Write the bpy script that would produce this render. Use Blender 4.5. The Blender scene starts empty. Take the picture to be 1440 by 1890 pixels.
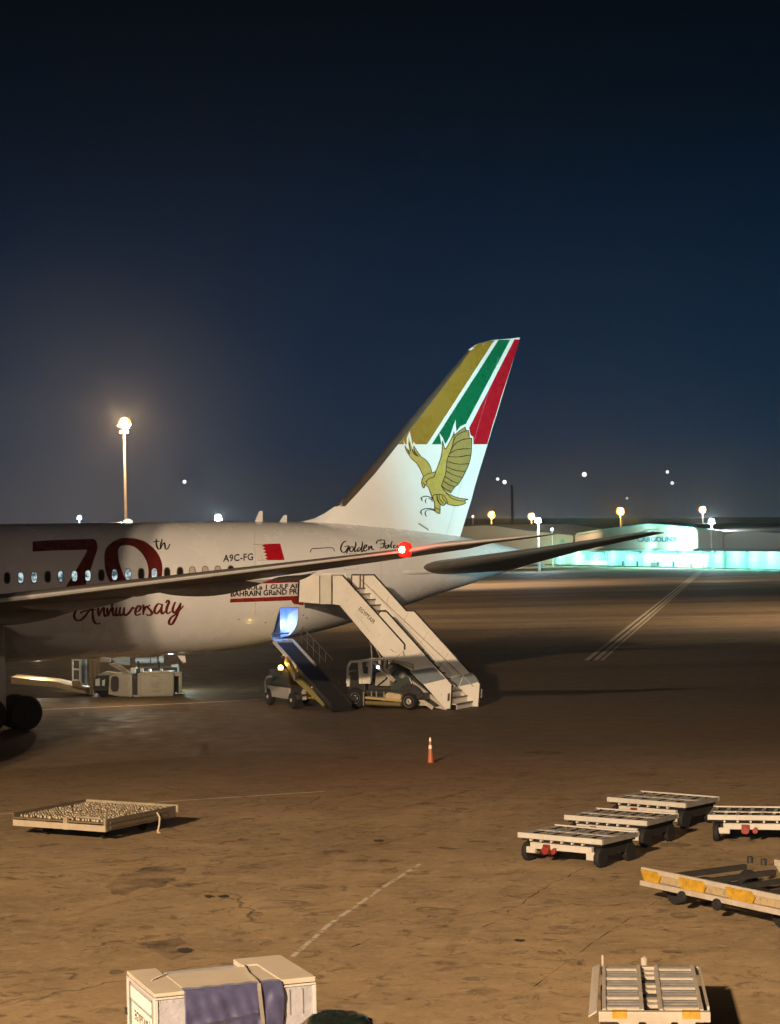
import bpy, bmesh, math, random
from mathutils import Vector, Matrix
from mathutils.geometry import tessellate_polygon
random.seed(7)
SC = bpy.context.scene
COL = SC.collection
# ------------------------------------------------------------------ camera
FPX = 3700.0; CX = 720.0; CY = 945.0; HC = 7.0
PITCH = math.atan(60 / FPX); ROLL = math.radians(1.2)
Fw = Vector((0, math.cos(PITCH), math.sin(PITCH)))
U0 = Vector((0, -math.sin(PITCH), math.cos(PITCH))); R0 = Vector((1, 0, 0))
Rt = R0 * math.cos(ROLL) - U0 * math.sin(ROLL)
Up = R0 * math.sin(ROLL) + U0 * math.cos(ROLL)
CAMP = Vector((0, 0, HC))
cd = bpy.data.cameras.new('camera'); cam = bpy.data.objects.new('camera', cd); COL.objects.link(cam)
cd.sensor_fit = 'HORIZONTAL'; cd.sensor_width = 36.0; cd.lens = 36.0 * FPX / 1440.0
cd.clip_start = 0.5; cd.clip_end = 20000
M3 = Matrix((Rt, Up, -Fw)).transposed()
cam.matrix_world = Matrix.Translation(CAMP) @ M3.to_4x4()
SC.camera = cam
# ------------------------------------------------------------------ world: clear night sky over a lit city
W = bpy.data.worlds.new("World"); SC.world = W; W.use_nodes = True
wn = W.node_tree.nodes; wl = W.node_tree.links; wn.clear()
wo = wn.new('ShaderNodeOutputWorld'); wb = wn.new('ShaderNodeBackground')
tc = wn.new('ShaderNodeTexCoord'); sx = wn.new('ShaderNodeSeparateXYZ')
wl.new(tc.outputs['Generated'], sx.inputs[0])
ramp = wn.new('ShaderNodeValToRGB'); wl.new(sx.outputs['Z'], ramp.inputs[0])
cr = ramp.color_ramp
stops = [(0.0, (.040, .042, .056)), (.022, (.022, .029, .045)), (.05, (.0050, .0195, .0480)), (.09, (.0010, .0155, .0440)), (.15, (.0004, .0095, .0280)),
         (.21, (.0004, .0042, .0110)), (.265, (.0003, .0020, .0050)), (1.0, (.0003, .001, .003))]
cr.elements[0].position = 0; cr.elements[1].position = 1
for i, (p, c) in enumerate(stops):
    e = cr.elements[0] if i == 0 else (cr.elements[-1] if i == len(stops) - 1 else cr.elements.new(p))
    e.position = p; e.color = (*c, 1)
# sky glow of the city to the west (lower left of the sky)
vd = wn.new('ShaderNodeVectorMath'); vd.operation = 'DISTANCE'
nz = wn.new('ShaderNodeTexNoise'); nz.inputs['Scale'].default_value = 5; nz.inputs['Detail'].default_value = 2
wl.new(tc.outputs['Generated'], nz.inputs['Vector'])
vd.inputs[1].default_value = Vector((-.175, .98, .03)).normalized()
wl.new(tc.outputs['Generated'], vd.inputs[0])
mr = wn.new('ShaderNodeMapRange'); mr.interpolation_type = 'SMOOTHERSTEP'
mr.inputs['From Min'].default_value = 0.0; mr.inputs['From Max'].default_value = .155
mr.inputs['To Min'].default_value = 1; mr.inputs['To Max'].default_value = 0
wl.new(vd.outputs['Value'], mr.inputs[0])
gl = wn.new('ShaderNodeMix'); gl.data_type = 'RGBA'; gl.blend_type = 'ADD'; gl.clamp_factor = False
mm = wn.new('ShaderNodeMath'); mm.operation = 'MULTIPLY'; wl.new(mr.outputs[0], mm.inputs[0]); wl.new(nz.outputs[0], mm.inputs[1])
wl.new(mm.outputs[0], gl.inputs[0]); wl.new(ramp.outputs[0], gl.inputs[6]); gl.inputs[7].default_value = (.070, .058, .050, 1)
wl.new(gl.outputs[2], wb.inputs[0]); wb.inputs[1].default_value = 1.0; wl.new(wb.outputs[0], wo.inputs[0])
# ------------------------------------------------------------------ render settings
SC.view_settings.view_transform = 'Standard'; SC.view_settings.look = 'None'
SC.view_settings.exposure = 0; SC.view_settings.gamma = 1
try:
    SC.cycles.use_denoising = True; SC.cycles.max_bounces = 5; SC.cycles.volume_bounces = 0
    SC.cycles.sample_clamp_indirect = 3
except Exception: pass
# ------------------------------------------------------------------ floodlight masts behind the viewer, with added fill, tint and glint spots
def lamp(name, loc, power, color, radius=.3, kind='POINT', target=None, size=70, blend=.5):
    l = bpy.data.lights.new(name, kind); l.energy = power; l.color = color
    l.shadow_soft_size = radius
    o = bpy.data.objects.new(name, l); COL.objects.link(o); o.location = loc
    if kind == 'SPOT':
        l.spot_size = math.radians(size); l.spot_blend = blend
    if target is not None:
        d = (Vector(target) - Vector(loc)).normalized()
        o.rotation_euler = d.to_track_quat('-Z', 'Y').to_euler()
    return o
SOD = (1.0, .66, .36)
lamp('apron_floodlight', (-25.5, -30, 28), 320000, (1.0, .715, .455), .35, 'SPOT', (2, 90, -6), 58, .22)
lamp('apron_floodlight', (-24.3, -30.5, 28.4), 200000, (1.0, .75, .51), .35, 'SPOT', (2, 90, -6), 58, .22)
lamp('apron_floodlight', (-31, -8, 22), 18000, (1.0, .80, .6), .6, 'SPOT', (-6, 40, 0), 70, .6)  # unseen fill spot, lifts the near left apron
lamp('apron_floodlight', (44, 18, 18), 330000, (.32, .90, 1.0), .5, 'SPOT', (5.6, 98, 11.5), 11, 1.0)  # cool spot added to stand in for cargo building spill on the fin
lamp('apron_floodlight', (20, -20, 26), 24000, (1.0, .74, .52), .6, 'SPOT', (-6, 88, 0), 30, .6)  # weak fill added for the shaded left fuselage
for p_, t_ in (((25, 5, 14), (2, 92, 5)), ((38, 15, 16), (3, 94, 6)), ((52, 30, 15), (4, 95, 6)), ((14, -8, 12), (0, 92, 5)), ((30, 8, 19), (6, 97, 13)), ((-8, -12, 14), (-6, 90, 5))):
    lamp('terminal_floodlight', p_, 7000, (1.0, .9, .76), .28, 'SPOT', t_, 14, .5)  # narrow out-of-view spots added for glints on the aircraft skin
# ------------------------------------------------------------------ pixel -> place helpers
def ray(x, y): return Fw + Rt * ((x - CX) / FPX) - Up * ((y - CY) / FPX)
def gnd(x, y, z=0.0):
    d = ray(x, y); t = (z - HC) / d.z; return CAMP + d * t
def atY(x, y, Y):
    d = ray(x, y); return CAMP + d * (Y / d.y)
class Frame:
    """a thing's own axes: origin on the ground, x along angle a"""
    def __init__(s, o, a):
        s.o = Vector((o[0], o[1], o[2] if len(o) > 2 else 0)); s.a = a
        s.x = Vector((math.cos(a), math.sin(a), 0)); s.y = Vector((-math.sin(a), math.cos(a), 0))
    def px(s, x, y, ly=0.0):            # pixel on the thing's vertical plane y = ly
        d = ray(x, y); q = CAMP - s.o
        t = (ly - q.dot(s.y)) / d.dot(s.y); p = q + d * t
        return Vector((p.dot(s.x), ly, p.z))
    def loc(s, p):
        q = Vector(p) - s.o; return Vector((q.dot(s.x), q.dot(s.y), q.z))
    def flat(s, x, y, z): return s.loc(gnd(x, y, z))
# ------------------------------------------------------------------ materials
MATS = {}
def mat(name, col, rough=.6, metal=0.0, var=.12, scale=3.0, bump=0.0, coat=0.0, dirt=0.0, dirtcol=(.05, .035, .02), spec=.5):
    if name in MATS: return MATS[name]
    m = bpy.data.materials.new(name); m.use_nodes = True; MATS[name] = m
    n = m.node_tree.nodes; l = m.node_tree.links; b = n['Principled BSDF']
    tcn = n.new('ShaderNodeTexCoord'); no = n.new('ShaderNodeTexNoise')
    no.inputs['Scale'].default_value = scale; no.inputs['Detail'].default_value = 6; no.inputs['Roughness'].default_value = .62
    l.new(tcn.outputs['Object'], no.inputs['Vector'])
    mp = n.new('ShaderNodeMapRange'); l.new(no.outputs[0], mp.inputs[0])
    mp.inputs['From Min'].default_value = .3; mp.inputs['From Max'].default_value = .7
    mp.inputs['To Min'].default_value = 1 - var; mp.inputs['To Max'].default_value = 1 + var * .6
    mx = n.new('ShaderNodeMix'); mx.data_type = 'RGBA'; mx.blend_type = 'MULTIPLY'; mx.inputs[0].default_value = 1
    mx.inputs[6].default_value = (*col, 1)
    cmb = n.new('ShaderNodeCombineColor'); [l.new(mp.outputs[0], cmb.inputs[k]) for k in range(3)]
    l.new(cmb.outputs[0], mx.inputs[7]); out = mx.outputs[2]
    if dirt:
        n2 = n.new('ShaderNodeTexNoise'); n2.inputs['Scale'].default_value = scale * 2.7; n2.inputs['Detail'].default_value = 8
        n2.inputs['Roughness'].default_value = .7; l.new(tcn.outputs['Object'], n2.inputs['Vector'])
        r2 = n.new('ShaderNodeMapRange'); l.new(n2.outputs[0], r2.inputs[0])
        r2.inputs['From Min'].default_value = .52; r2.inputs['From Max'].default_value = .68; r2.inputs['To Max'].default_value = dirt
        m2 = n.new('ShaderNodeMix'); m2.data_type = 'RGBA'; l.new(r2.outputs[0], m2.inputs[0]); l.new(out, m2.inputs[6])
        m2.inputs[7].default_value = (*dirtcol, 1); out = m2.outputs[2]
    l.new(out, b.inputs['Base Color'])
    rr = n.new('ShaderNodeMapRange'); l.new(no.outputs[0], rr.inputs[0])
    rr.inputs['To Min'].default_value = max(.02, rough - .12); rr.inputs['To Max'].default_value = min(1, rough + .12)
    l.new(rr.outputs[0], b.inputs['Roughness'])
    b.inputs['Metallic'].default_value = metal; b.inputs['Coat Weight'].default_value = coat; b.inputs['Coat Roughness'].default_value = .08
    b.inputs['Specular IOR Level'].default_value = spec
    if bump:
        bp = n.new('ShaderNodeBump'); bp.inputs['Strength'].default_value = bump; bp.inputs['Distance'].default_value = .03
        l.new(no.outputs[0], bp.inputs['Height']); l.new(bp.outputs[0], b.inputs['Normal'])
    return m
def glow(name, col, strength):
    if name in MATS: return MATS[name]
    m = bpy.data.materials.new(name); m.use_nodes = True; MATS[name] = m
    b = m.node_tree.nodes['Principled BSDF']; b.inputs['Base Color'].default_value = (*col, 1)
    b.inputs['Emission Color'].default_value = (*col, 1); b.inputs['Emission Strength'].default_value = strength
    return m
PAINT = mat('aircraft_white_paint', (.74, .735, .72), .26, var=.05, scale=.8, coat=.5)
def ppaint(name, c, **k): return mat(name, c, k.pop('rough', .28), var=k.pop('var', .07), scale=2, coat=k.pop('coat', .4), **k)
GOLD = ppaint('gold_paint', (.27, .165, .018)); GREEN = ppaint('green_paint', (.002, .125, .048)); RED = ppaint('red_paint', (.40, .006, .016))
FALC = ppaint('falcon_gold_paint', (.46, .345, .085)); BLK = ppaint('black_paint', (.022, .02, .016)); MAROON = ppaint('maroon_paint', (.115, .013, .011))
WHT = ppaint('white_trim_paint', (.76, .78, .77)); FLAGR = ppaint('flag_red_paint', (.42, .008, .02)); DKRED = ppaint('dark_red_paint', (.25, .02, .012))
LEM = mat('leading_edge_metal', (.115, .095, .08), .42, .6, var=.1); SLAT = mat('slat_metal', (.62, .60, .57), .42, .35, var=.08)
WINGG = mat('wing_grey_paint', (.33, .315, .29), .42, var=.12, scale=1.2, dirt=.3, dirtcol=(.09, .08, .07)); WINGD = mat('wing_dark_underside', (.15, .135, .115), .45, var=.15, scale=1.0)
RUB = mat('rubber', (.009, .0085, .008), .85, var=.2, scale=9); WSTEEL = mat('white_painted_steel', (.47, .44, .385), .5, var=.12, scale=2.5, dirt=.35, dirtcol=(.28, .2, .12))
DGALV = mat('galvanised_steel', (.38, .36, .33), .45, .5, var=.25, scale=6, dirt=.4); DARK = mat('dark_steel', (.035, .033, .03), .6, .2, var=.3, scale=6)
YEL = mat('yellow_paint', (.44, .25, .02), .5, var=.3, scale=8, dirt=.75, dirtcol=(.16, .10, .04)); TREAD = mat('stair_tread_metal', (.42, .38, .31), .5, .2, var=.2, scale=8)
STP = mat('stairs_cream_panel', (.72, .68, .60), .42, var=.07, scale=1.3, dirt=.12, dirtcol=(.4, .32, .22)); STBLUE = mat('stairs_grey_blue_band', (.16, .19, .20), .5, var=.15, scale=4)
CORR = mat('rail_dark_trim', (.03, .02, .016), .5, var=.2)
# ------------------------------------------------------------------ mesh helpers
def tag(o, label=None, cat=None, group=None, kind=None):
    if label: o['label'] = label
    if cat: o['category'] = cat
    if group: o['group'] = group
    if kind: o['kind'] = kind
    return o
def empty(name, loc=(0, 0, 0), rz=0.0, label=None, cat=None, group=None):
    o = bpy.data.objects.new(name, None); COL.objects.link(o); o.location = loc; o.rotation_euler = (0, 0, rz)
    o.empty_display_size = .3
    return tag(o, label, cat, group)
def frame_empty(name, fr, label, cat, group=None): return empty(name, fr.o, fr.a, label, cat, group)
class MB:
    def __init__(s): s.v = []; s.f = []
    def add(s, vs, fs):
        b = len(s.v); s.v += [Vector(v) for v in vs]; s.f += [[b + i for i in f] for f in fs]; return s
    def box(s, a, b, rot=None, piv=None):
        x0, y0, z0 = a; x1, y1, z1 = b
        vs = [Vector(p) for p in ((x0, y0, z0), (x1, y0, z0), (x1, y1, z0), (x0, y1, z0), (x0, y0, z1), (x1, y0, z1), (x1, y1, z1), (x0, y1, z1))]
        if rot is not None:
            c = Vector(piv) if piv is not None else sum(vs, Vector()) / 8
            vs = [rot @ (v - c) + c for v in vs]
        return s.add(vs, [(0, 3, 2, 1), (4, 5, 6, 7), (0, 1, 5, 4), (1, 2, 6, 5), (2, 3, 7, 6), (3, 0, 4, 7)])
    def beam(s, p, q, w, h=None, up=(0, 0, 1)):      # rectangular bar from p to q
        p = Vector(p); q = Vector(q); h = h or w; d = (q - p).normalized(); u = Vector(up)
        if abs(d.dot(u)) > .95: u = Vector((1, 0, 0))
        a = d.cross(u).normalized() * w / 2; b = a.cross(d).normalized() * h / 2
        return s.add([p - a - b, p + a - b, p + a + b, p - a + b, q - a - b, q + a - b, q + a + b, q - a + b],
                     [(0, 3, 2, 1), (4, 5, 6, 7), (0, 1, 5, 4), (1, 2, 6, 5), (2, 3, 7, 6), (3, 0, 4, 7)])
    def tube(s, p, q, r, r2=None, n=12, cap=True):
        p = Vector(p); q = Vector(q); r2 = r if r2 is None else r2; d = (q - p).normalized()
        u = Vector((0, 0, 1)) if abs(d.z) < .95 else Vector((1, 0, 0)); a = d.cross(u).normalized(); b = a.cross(d)
        vs = [p + (a * math.cos(t) + b * math.sin(t)) * r for t in (2 * math.pi * i / n for i in range(n))]
        vs += [q + (a * math.cos(t) + b * math.sin(t)) * r2 for t in (2 * math.pi * i / n for i in range(n))]
        fs = [(i, (i + 1) % n, n + (i + 1) % n, n + i) for i in range(n)]
        if cap: fs += [tuple(range(n))[::-1], tuple(range(n, 2 * n))]
        return s.add(vs, fs)
    def path(s, pts, r, n=8):
        for a, b in zip(pts, pts[1:]): s.tube(a, b, r, n=n)
        return s
    def prism(s, poly, off):                           # planar polygon swept by off
        poly = [Vector(p) for p in poly]; off = Vector(off); n = len(poly)
        tr = tessellate_polygon([poly])
        return s.add(poly + [p + off for p in poly], [t for t in tr] + [tuple(i + n for i in reversed(t)) for t in tr] + [(i, (i + 1) % n, n + (i + 1) % n, n + i) for i in range(n)])
    def lathe(s, prof, c=(0, 0, 0), n=24, axis='z'):
        c = Vector(c); vs = []
        for r, h in prof:
            for i in range(n):
                t = 2 * math.pi * i / n; x, y = r * math.cos(t), r * math.sin(t)
                vs.append(c + (Vector((x, y, h)) if axis == 'z' else (Vector((x, h, y)) if axis == 'y' else Vector((h, x, y)))))
        fs = [(j * n + i, j * n + (i + 1) % n, (j + 1) * n + (i + 1) % n, (j + 1) * n + i) for j in range(len(prof) - 1) for i in range(n)]
        fs += [tuple(range(n))[::-1], tuple(range((len(prof) - 1) * n, len(prof) * n))]
        return s.add(vs, fs)
    def build(s, name, m=None, parent=None, smooth=False, bevel=0, flip=True):
        me = bpy.data.meshes.new(name); me.from_pydata([tuple(v) for v in s.v], [], s.f)
        if flip:
            bm = bmesh.new(); bm.from_mesh(me); bmesh.ops.recalc_face_normals(bm, faces=bm.faces); bm.to_mesh(me); bm.free()
        for x in (m if isinstance(m, (list, tuple)) else [m]):
            if x: me.materials.append(x)
        if smooth:
            me.shade_smooth() if hasattr(me, 'shade_smooth') else None
            me.set_sharp_from_angle(angle=math.radians(40))
        o = bpy.data.objects.new(name, me); COL.objects.link(o)
        if parent: o.parent = parent
        if bevel:
            bv = o.modifiers.new('bevel', 'BEVEL'); bv.width = bevel; bv.segments = 2; bv.limit_method = 'ANGLE'
        return o
def box(name, a, b, m, parent=None, bevel=0): return MB().box(a, b).build(name, m, parent, bevel=bevel)
# ------------------------------------------------------------------ apron
def ground_material():
    m = bpy.data.materials.new('apron_concrete'); m.use_nodes = True
    n = m.node_tree.nodes; l = m.node_tree.links; b = n['Principled BSDF']
    t = n.new('ShaderNodeTexCoord'); P = t.outputs['Object']
    def noise(sc, det=6, ro=.6, vec=P, dist=0):
        q = n.new('ShaderNodeTexNoise'); q.inputs['Scale'].default_value = sc; q.inputs['Detail'].default_value = det
        q.inputs['Roughness'].default_value = ro; q.inputs['Distortion'].default_value = dist; l.new(vec, q.inputs['Vector']); return q.outputs[0]
    def rng(v, a, b_, c, d, smooth=False):
        q = n.new('ShaderNodeMapRange'); l.new(v, q.inputs[0]); q.inputs['From Min'].default_value = a; q.inputs['From Max'].default_value = b_
        q.inputs['To Min'].default_value = c; q.inputs['To Max'].default_value = d
        if smooth: q.interpolation_type = 'SMOOTHSTEP'
        return q.outputs[0]
    def mul(a, b_):
        q = n.new('ShaderNodeMath'); q.operation = 'MULTIPLY'; l.new(a, q.inputs[0])
        if isinstance(b_, float): q.inputs[1].default_value = b_
        else: l.new(b_, q.inputs[1])
        return q.outputs[0]
    def mix(fac, a, c2, bt='MIX'):
        q = n.new('ShaderNodeMix'); q.data_type = 'RGBA'; q.blend_type = bt
        l.new(fac, q.inputs[0]) if not isinstance(fac, float) else setattr(q.inputs[0], 'default_value', fac)
        l.new(a, q.inputs[6]) if not isinstance(a, tuple) else setattr(q.inputs[6], 'default_value', (*a, 1))
        q.inputs[7].default_value = (*c2, 1) if isinstance(c2, tuple) else (0, 0, 0, 1)
        if not isinstance(c2, tuple): l.new(c2, q.inputs[7])
        return q.outputs[2]
    base = mix(rng(noise(.09, 5), .35, .65, 0, 1), (.28, .192, .10), (.42, .295, .153))
    base = mix(rng(noise(.6, 8, .68, dist=.6), .38, .66, 0, .62), base, (.20, .14, .075))
    base = mix(rng(noise(2.6, 8, .72), .5, .72, 0, .55), base, (.47, .35, .20))
    base = mix(rng(noise(1.7, 9, .74, dist=1.2), .53, .66, 0, .9), base, (.10, .066, .036))       # small blotches
    base = mix(rng(noise(7, 7, .78), .54, .72, 0, .65), base, (.12, .085, .05))
    base = mix(rng(noise(5, 7, .75, dist=1), .6, .74, 0, .6), base, (.52, .40, .25))                  # grit
    # long soft darker bands stretched across the apron from mid distance on
    mp = n.new('ShaderNodeMapping'); l.new(P, mp.inputs[0]); mp.inputs['Scale'].default_value = (.012, .085, 1); mp.inputs['Rotation'].default_value = (0, 0, .05)
    band = noise(1.0, 4, .6, vec=mp.outputs[0])
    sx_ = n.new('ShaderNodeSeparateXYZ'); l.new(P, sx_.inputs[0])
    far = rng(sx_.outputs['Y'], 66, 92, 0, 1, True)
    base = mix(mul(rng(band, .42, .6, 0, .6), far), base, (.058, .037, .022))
    mid_shade = mul(rng(sx_.outputs['Y'], 46, 72, 0, .88, True), rng(sx_.outputs['Y'], 92, 150, 1, .25, True))  # darker middle of the apron, floodlight falloff painted into the colour
    base = mix(mid_shade, base, (.090, .054, .027))
    # cracks
    vc = n.new('ShaderNodeTexVoronoi'); vc.feature = 'DISTANCE_TO_EDGE'; vc.inputs['Scale'].default_value = .085
    nv = n.new('ShaderNodeTexNoise'); nv.inputs['Scale'].default_value = .7; nv.inputs['Detail'].default_value = 7; l.new(P, nv.inputs['Vector'])
    va = n.new('ShaderNodeVectorMath'); va.operation = 'MULTIPLY_ADD'; l.new(nv.outputs['Color'], va.inputs[0]); va.inputs[1].default_value = (1.6, 1.6, 0); l.new(P, va.inputs[2])
    l.new(va.outputs[0], vc.inputs['Vector'])
    crack = mul(rng(vc.outputs['Distance'], 0, .0035, 1, 0), rng(noise(.12, 2), .45, .6, 0, .8))
    base = mix(crack, base, (.035, .025, .016))
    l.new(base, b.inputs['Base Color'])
    l.new(rng(noise(1.1, 6), .3, .7, .62, .9), b.inputs['Roughness']); b.inputs['Specular IOR Level'].default_value = .3
    bp = n.new('ShaderNodeBump'); bp.inputs['Strength'].default_value = .5; bp.inputs['Distance'].default_value = .02
    l.new(noise(3.2, 9, .75), bp.inputs['Height']); l.new(bp.outputs[0], b.inputs['Normal'])
    return m
g = MB().add([(-1300, -300, 0), (1300, -300, 0), (1300, 2400, 0), (-1300, 2400, 0)], [(0, 1, 2, 3)]).build('apron', ground_material())
tag(g, kind='structure')
def worn(name, col, thr0, thr1, scale=2.5, stretch=(1, 1, 1), amax=1.0):
    m = bpy.data.materials.new(name); m.use_nodes = True; n = m.node_tree.nodes; l = m.node_tree.links
    b = n['Principled BSDF']; b.inputs['Base Color'].default_value = (*col, 1); b.inputs['Roughness'].default_value = .8
    t = n.new('ShaderNodeTexCoord'); mpp = n.new('ShaderNodeMapping'); mpp.inputs['Scale'].default_value = stretch; l.new(t.outputs['Object'], mpp.inputs[0])
    q = n.new('ShaderNodeTexNoise'); q.inputs['Scale'].default_value = scale; q.inputs['Detail'].default_value = 8; q.inputs['Roughness'].default_value = .72
    l.new(mpp.outputs[0], q.inputs['Vector'])
    r = n.new('ShaderNodeMapRange'); l.new(q.outputs[0], r.inputs[0]); r.inputs['From Min'].default_value = thr0; r.inputs['From Max'].default_value = thr1
    r.inputs['To Max'].default_value = amax
    l.new(r.outputs[0], b.inputs['Alpha']); return m
LINEW = worn('worn_white_line', (.62, .52, .38), .40, .52, amax=.8); LINEP = worn('pale_line', (.62, .53, .38), .28, .45, .8); CRK = worn('crack_dark', (.05, .036, .023), .44, .56, 1.2, amax=.75)
def catm_(P, n=8):
    out = []
    for i in range(len(P) - 1):
        p0 = P[max(i - 1, 0)]; p1 = P[i]; p2 = P[i + 1]; p3 = P[min(i + 2, len(P) - 1)]
        for k in range(n): t = k / n; out.append(.5 * ((2 * p1) + (p2 - p0) * t + (2 * p0 - 5 * p1 + 4 * p2 - p3) * t * t + (3 * p1 - p0 - 3 * p2 + p3) * t**3))
    return out + [P[-1]]
def strip(name, pts, w, m, z=.004, wig=0.0, kind='structure'):
    """a painted line or crack lying on the apron along ground points"""
    P = [Vector((p.x, p.y, z)) for p in pts]
    if wig:
        Q = [P[0]]
        for a, b in zip(P, P[1:]):
            nseg = max(2, int((b - a).length / .25))
            for i in range(1, nseg + 1):
                q = a.lerp(b, i / nseg); q.x += random.uniform(-wig, wig); q.y += random.uniform(-wig, wig); Q.append(q)
        P = Q
    vs = []; fs = []
    for i, p in enumerate(P):
        d = (P[min(i + 1, len(P) - 1)] - P[max(i - 1, 0)]).normalized(); s_ = Vector((-d.y, d.x, 0)) * w / 2
        if wig: s_ *= random.uniform(.5, 1.4)
        vs += [p - s_, p + s_]
    fs = [(2 * i, 2 * i + 1, 2 * i + 3, 2 * i + 2) for i in range(len(P) - 1)]
    return tag(MB().add(vs, fs).build(name, m), kind=kind)
strip('painted_line', [gnd(0, 1503), gnd(300, 1480), gnd(598, 1461)], .085, LINEP)
strip('painted_line', [gnd(780, 1592), gnd(700, 1643), gnd(610, 1705), gnd(540, 1766)], .10, LINEW)
strip('painted_line', [gnd(-40, 1318), gnd(100, 1309), gnd(350, 1298), gnd(480, 1291)], .16, LINEP)
strip('painted_line', [gnd(0, 1568), gnd(340, 1576), gnd(700, 1596)], .05, worn('faint_line', (.45, .36, .24), .48, .56, 1.5, amax=.6))
for k, (dx) in enumerate((0, 15, 28)):
    a, b_ = gnd(1083 + dx, 1219), gnd(1290 + dx * .28, 1054)
    strip('taxi_line', [a, a.lerp(b_, .5), b_], .30 if k < 2 else .18, LINEP, z=.008)
a, b_ = gnd(1090, 1219), gnd(1292, 1054); strip('taxi_line_border', [a, b_], .3, mat('line_black_border', (.03, .022, .016), .9))
strip('crack', [gnd(985, 1822), gnd(1100, 1736), gnd(1225, 1655), gnd(1335, 1600)], .018, CRK, wig=.008)
strip('crack', [gnd(860, 1745), gnd(905, 1705), gnd(962, 1668), gnd(1010, 1636), gnd(1080, 1600)], .025, CRK, wig=.06)
strip('crack', [gnd(610, 1760), gnd(720, 1722), gnd(860, 1706)], .03, CRK, wig=.05)
strip('crack', [gnd(700, 1466), gnd(860, 1471), gnd(1040, 1476), gnd(1340, 1480)], .05, CRK, z=.006, wig=.03)
strip('crack', [gnd(900, 1512), gnd(1000, 1497), gnd(1090, 1482)], .04, CRK, wig=.04)
TYM = worn('tyre_rubber', (.05, .034, .022), .46, .66, .9, amax=.16)
for pts_ in ([(330, 1420), (620, 1452), (900, 1440), (1180, 1400)], [(420, 1530), (700, 1500), (960, 1430), (1120, 1370)], [(640, 1890), (760, 1760), (900, 1640), (1150, 1500)], [(100, 1700), (420, 1610), (700, 1560), (900, 1470)]):
    cp_ = catm_([gnd(x, y) for x, y in pts_]); strip('tyre_mark', cp_, .22, TYM, z=.005); strip('tyre_mark', [p + Vector((.9, 1.5, 0)) for p in cp_], .22, TYM, z=.0055)
def stain(name, pts, m, z=.006, rnd=0.0, sub=6):
    P = []
    for i, p in enumerate(pts):
        q = pts[(i + 1) % len(pts)]
        for k in range(sub):
            t = k / sub; P.append(gnd(p[0] + (q[0] - p[0]) * t + random.uniform(-rnd, rnd), p[1] + (q[1] - p[1]) * t + random.uniform(-rnd, rnd) * .45))
    c = sum(P, Vector()) / len(P); n = len(P)
    vs = [(c.x, c.y, z)] + [(p.x, p.y, z) for p in P]
    o = MB().add(vs, [(0, 1 + i, 1 + (i + 1) % n) for i in range(n)]).build(name, m); return tag(o, kind='structure')
def oilmat(name, a, lo, hi): return worn(name, (.045, .034, .024), lo, hi, 1.1, amax=a)
def ell(cx, cy, rx, ry, n=10, sk=0): return [(cx + rx * math.cos(2 * math.pi * i / n) + sk * math.sin(2 * math.pi * i / n), cy + ry * math.sin(2 * math.pi * i / n)) for i in range(n)]
S1 = oilmat('oil_film', .50, .36, .70); S2 = oilmat('fresh_oil', .92, .25, .42)
stain('oil_stain', [(195, 1637), (215, 1620), (262, 1603), (335, 1597), (348, 1606), (322, 1622), (300, 1640), (262, 1638), (225, 1655), (205, 1648)], S1, rnd=4, sub=5)
stain('oil_stain', [(253, 1742), (300, 1735), (332, 1731), (345, 1742), (322, 1748), (345, 1762), (318, 1774), (285, 1757)], S1, rnd=2, sub=4)
stain('oil_stain', ell(342, 1755, 15, 5), S2, z=.010, rnd=1.2, sub=2)
for x, y, rx, ry in ((386, 1655, 10, 2.8), (413, 1655, 11, 3), (530, 1551, 14, 3), (575, 1636, 30, 5), (700, 1552, 10, 2.4), (885, 1832, 26, 6), (870, 1808, 18, 4), (925, 1736, 13, 3), (960, 1736, 11, 2.6), (1120, 1842, 22, 5),
                     (1262, 1690, 26, 6), (1245, 1560, 30, 4), (660, 1590, 22, 3), (770, 1612, 24, 4), (1165, 1580, 16, 3), (470, 1688, 18, 4), (215, 1795, 14, 4), (270, 1712, 14, 3), (450, 1550, 12, 3), (1030, 1712, 20, 4), (640, 1400, 24, 2), (1005, 1390, 40, 3), (1180, 1430, 30, 3)):
    stain('oil_stain', ell(x, y, rx, ry, 9), S2 if rx < 12 else S1, rnd=2, sub=2, z=.006)
# ================================================================== AIRLINER
TH = math.radians(31)
tip = atY(960, 623, 98.0)
AF = Frame((tip.x, tip.y, 0), TH)                      # x aft, y starboard (port is -y)
plane = frame_empty('airliner', AF, 'white wide body airliner with a falcon on its striped tail', 'airliner')
def herm(tab, x):
    xs = [t[0] for t in tab]
    if x <= xs[0]: return tab[0][1:]
    if x >= xs[-1]: return tab[-1][1:]
    i = max(k for k in range(len(xs)) if xs[k] <= x); i = min(i, len(xs) - 2); h = xs[i + 1] - xs[i]; t = (x - xs[i]) / h
    def slope(k, c):
        if k == 0 or k == len(xs) - 1: return (tab[min(k + 1, len(xs) - 1)][c] - tab[max(k - 1, 0)][c]) / (xs[min(k + 1, len(xs) - 1)] - xs[max(k - 1, 0)])
        a = (tab[k][c] - tab[k - 1][c]) / (xs[k] - xs[k - 1]); b = (tab[k + 1][c] - tab[k][c]) / (xs[k + 1] - xs[k])
        return 0 if a * b <= 0 else 2 * a * b / (a + b)
    out = []
    for c in range(1, len(tab[0])):
        m0, m1 = slope(i, c) * h, slope(i + 1, c) * h
        out.append((2 * t**3 - 3 * t**2 + 1) * tab[i][c] + (t**3 - 2 * t**2 + t) * m0 + (-2 * t**3 + 3 * t**2) * tab[i + 1][c] + (t**3 - t**2) * m1)
    return out
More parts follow.
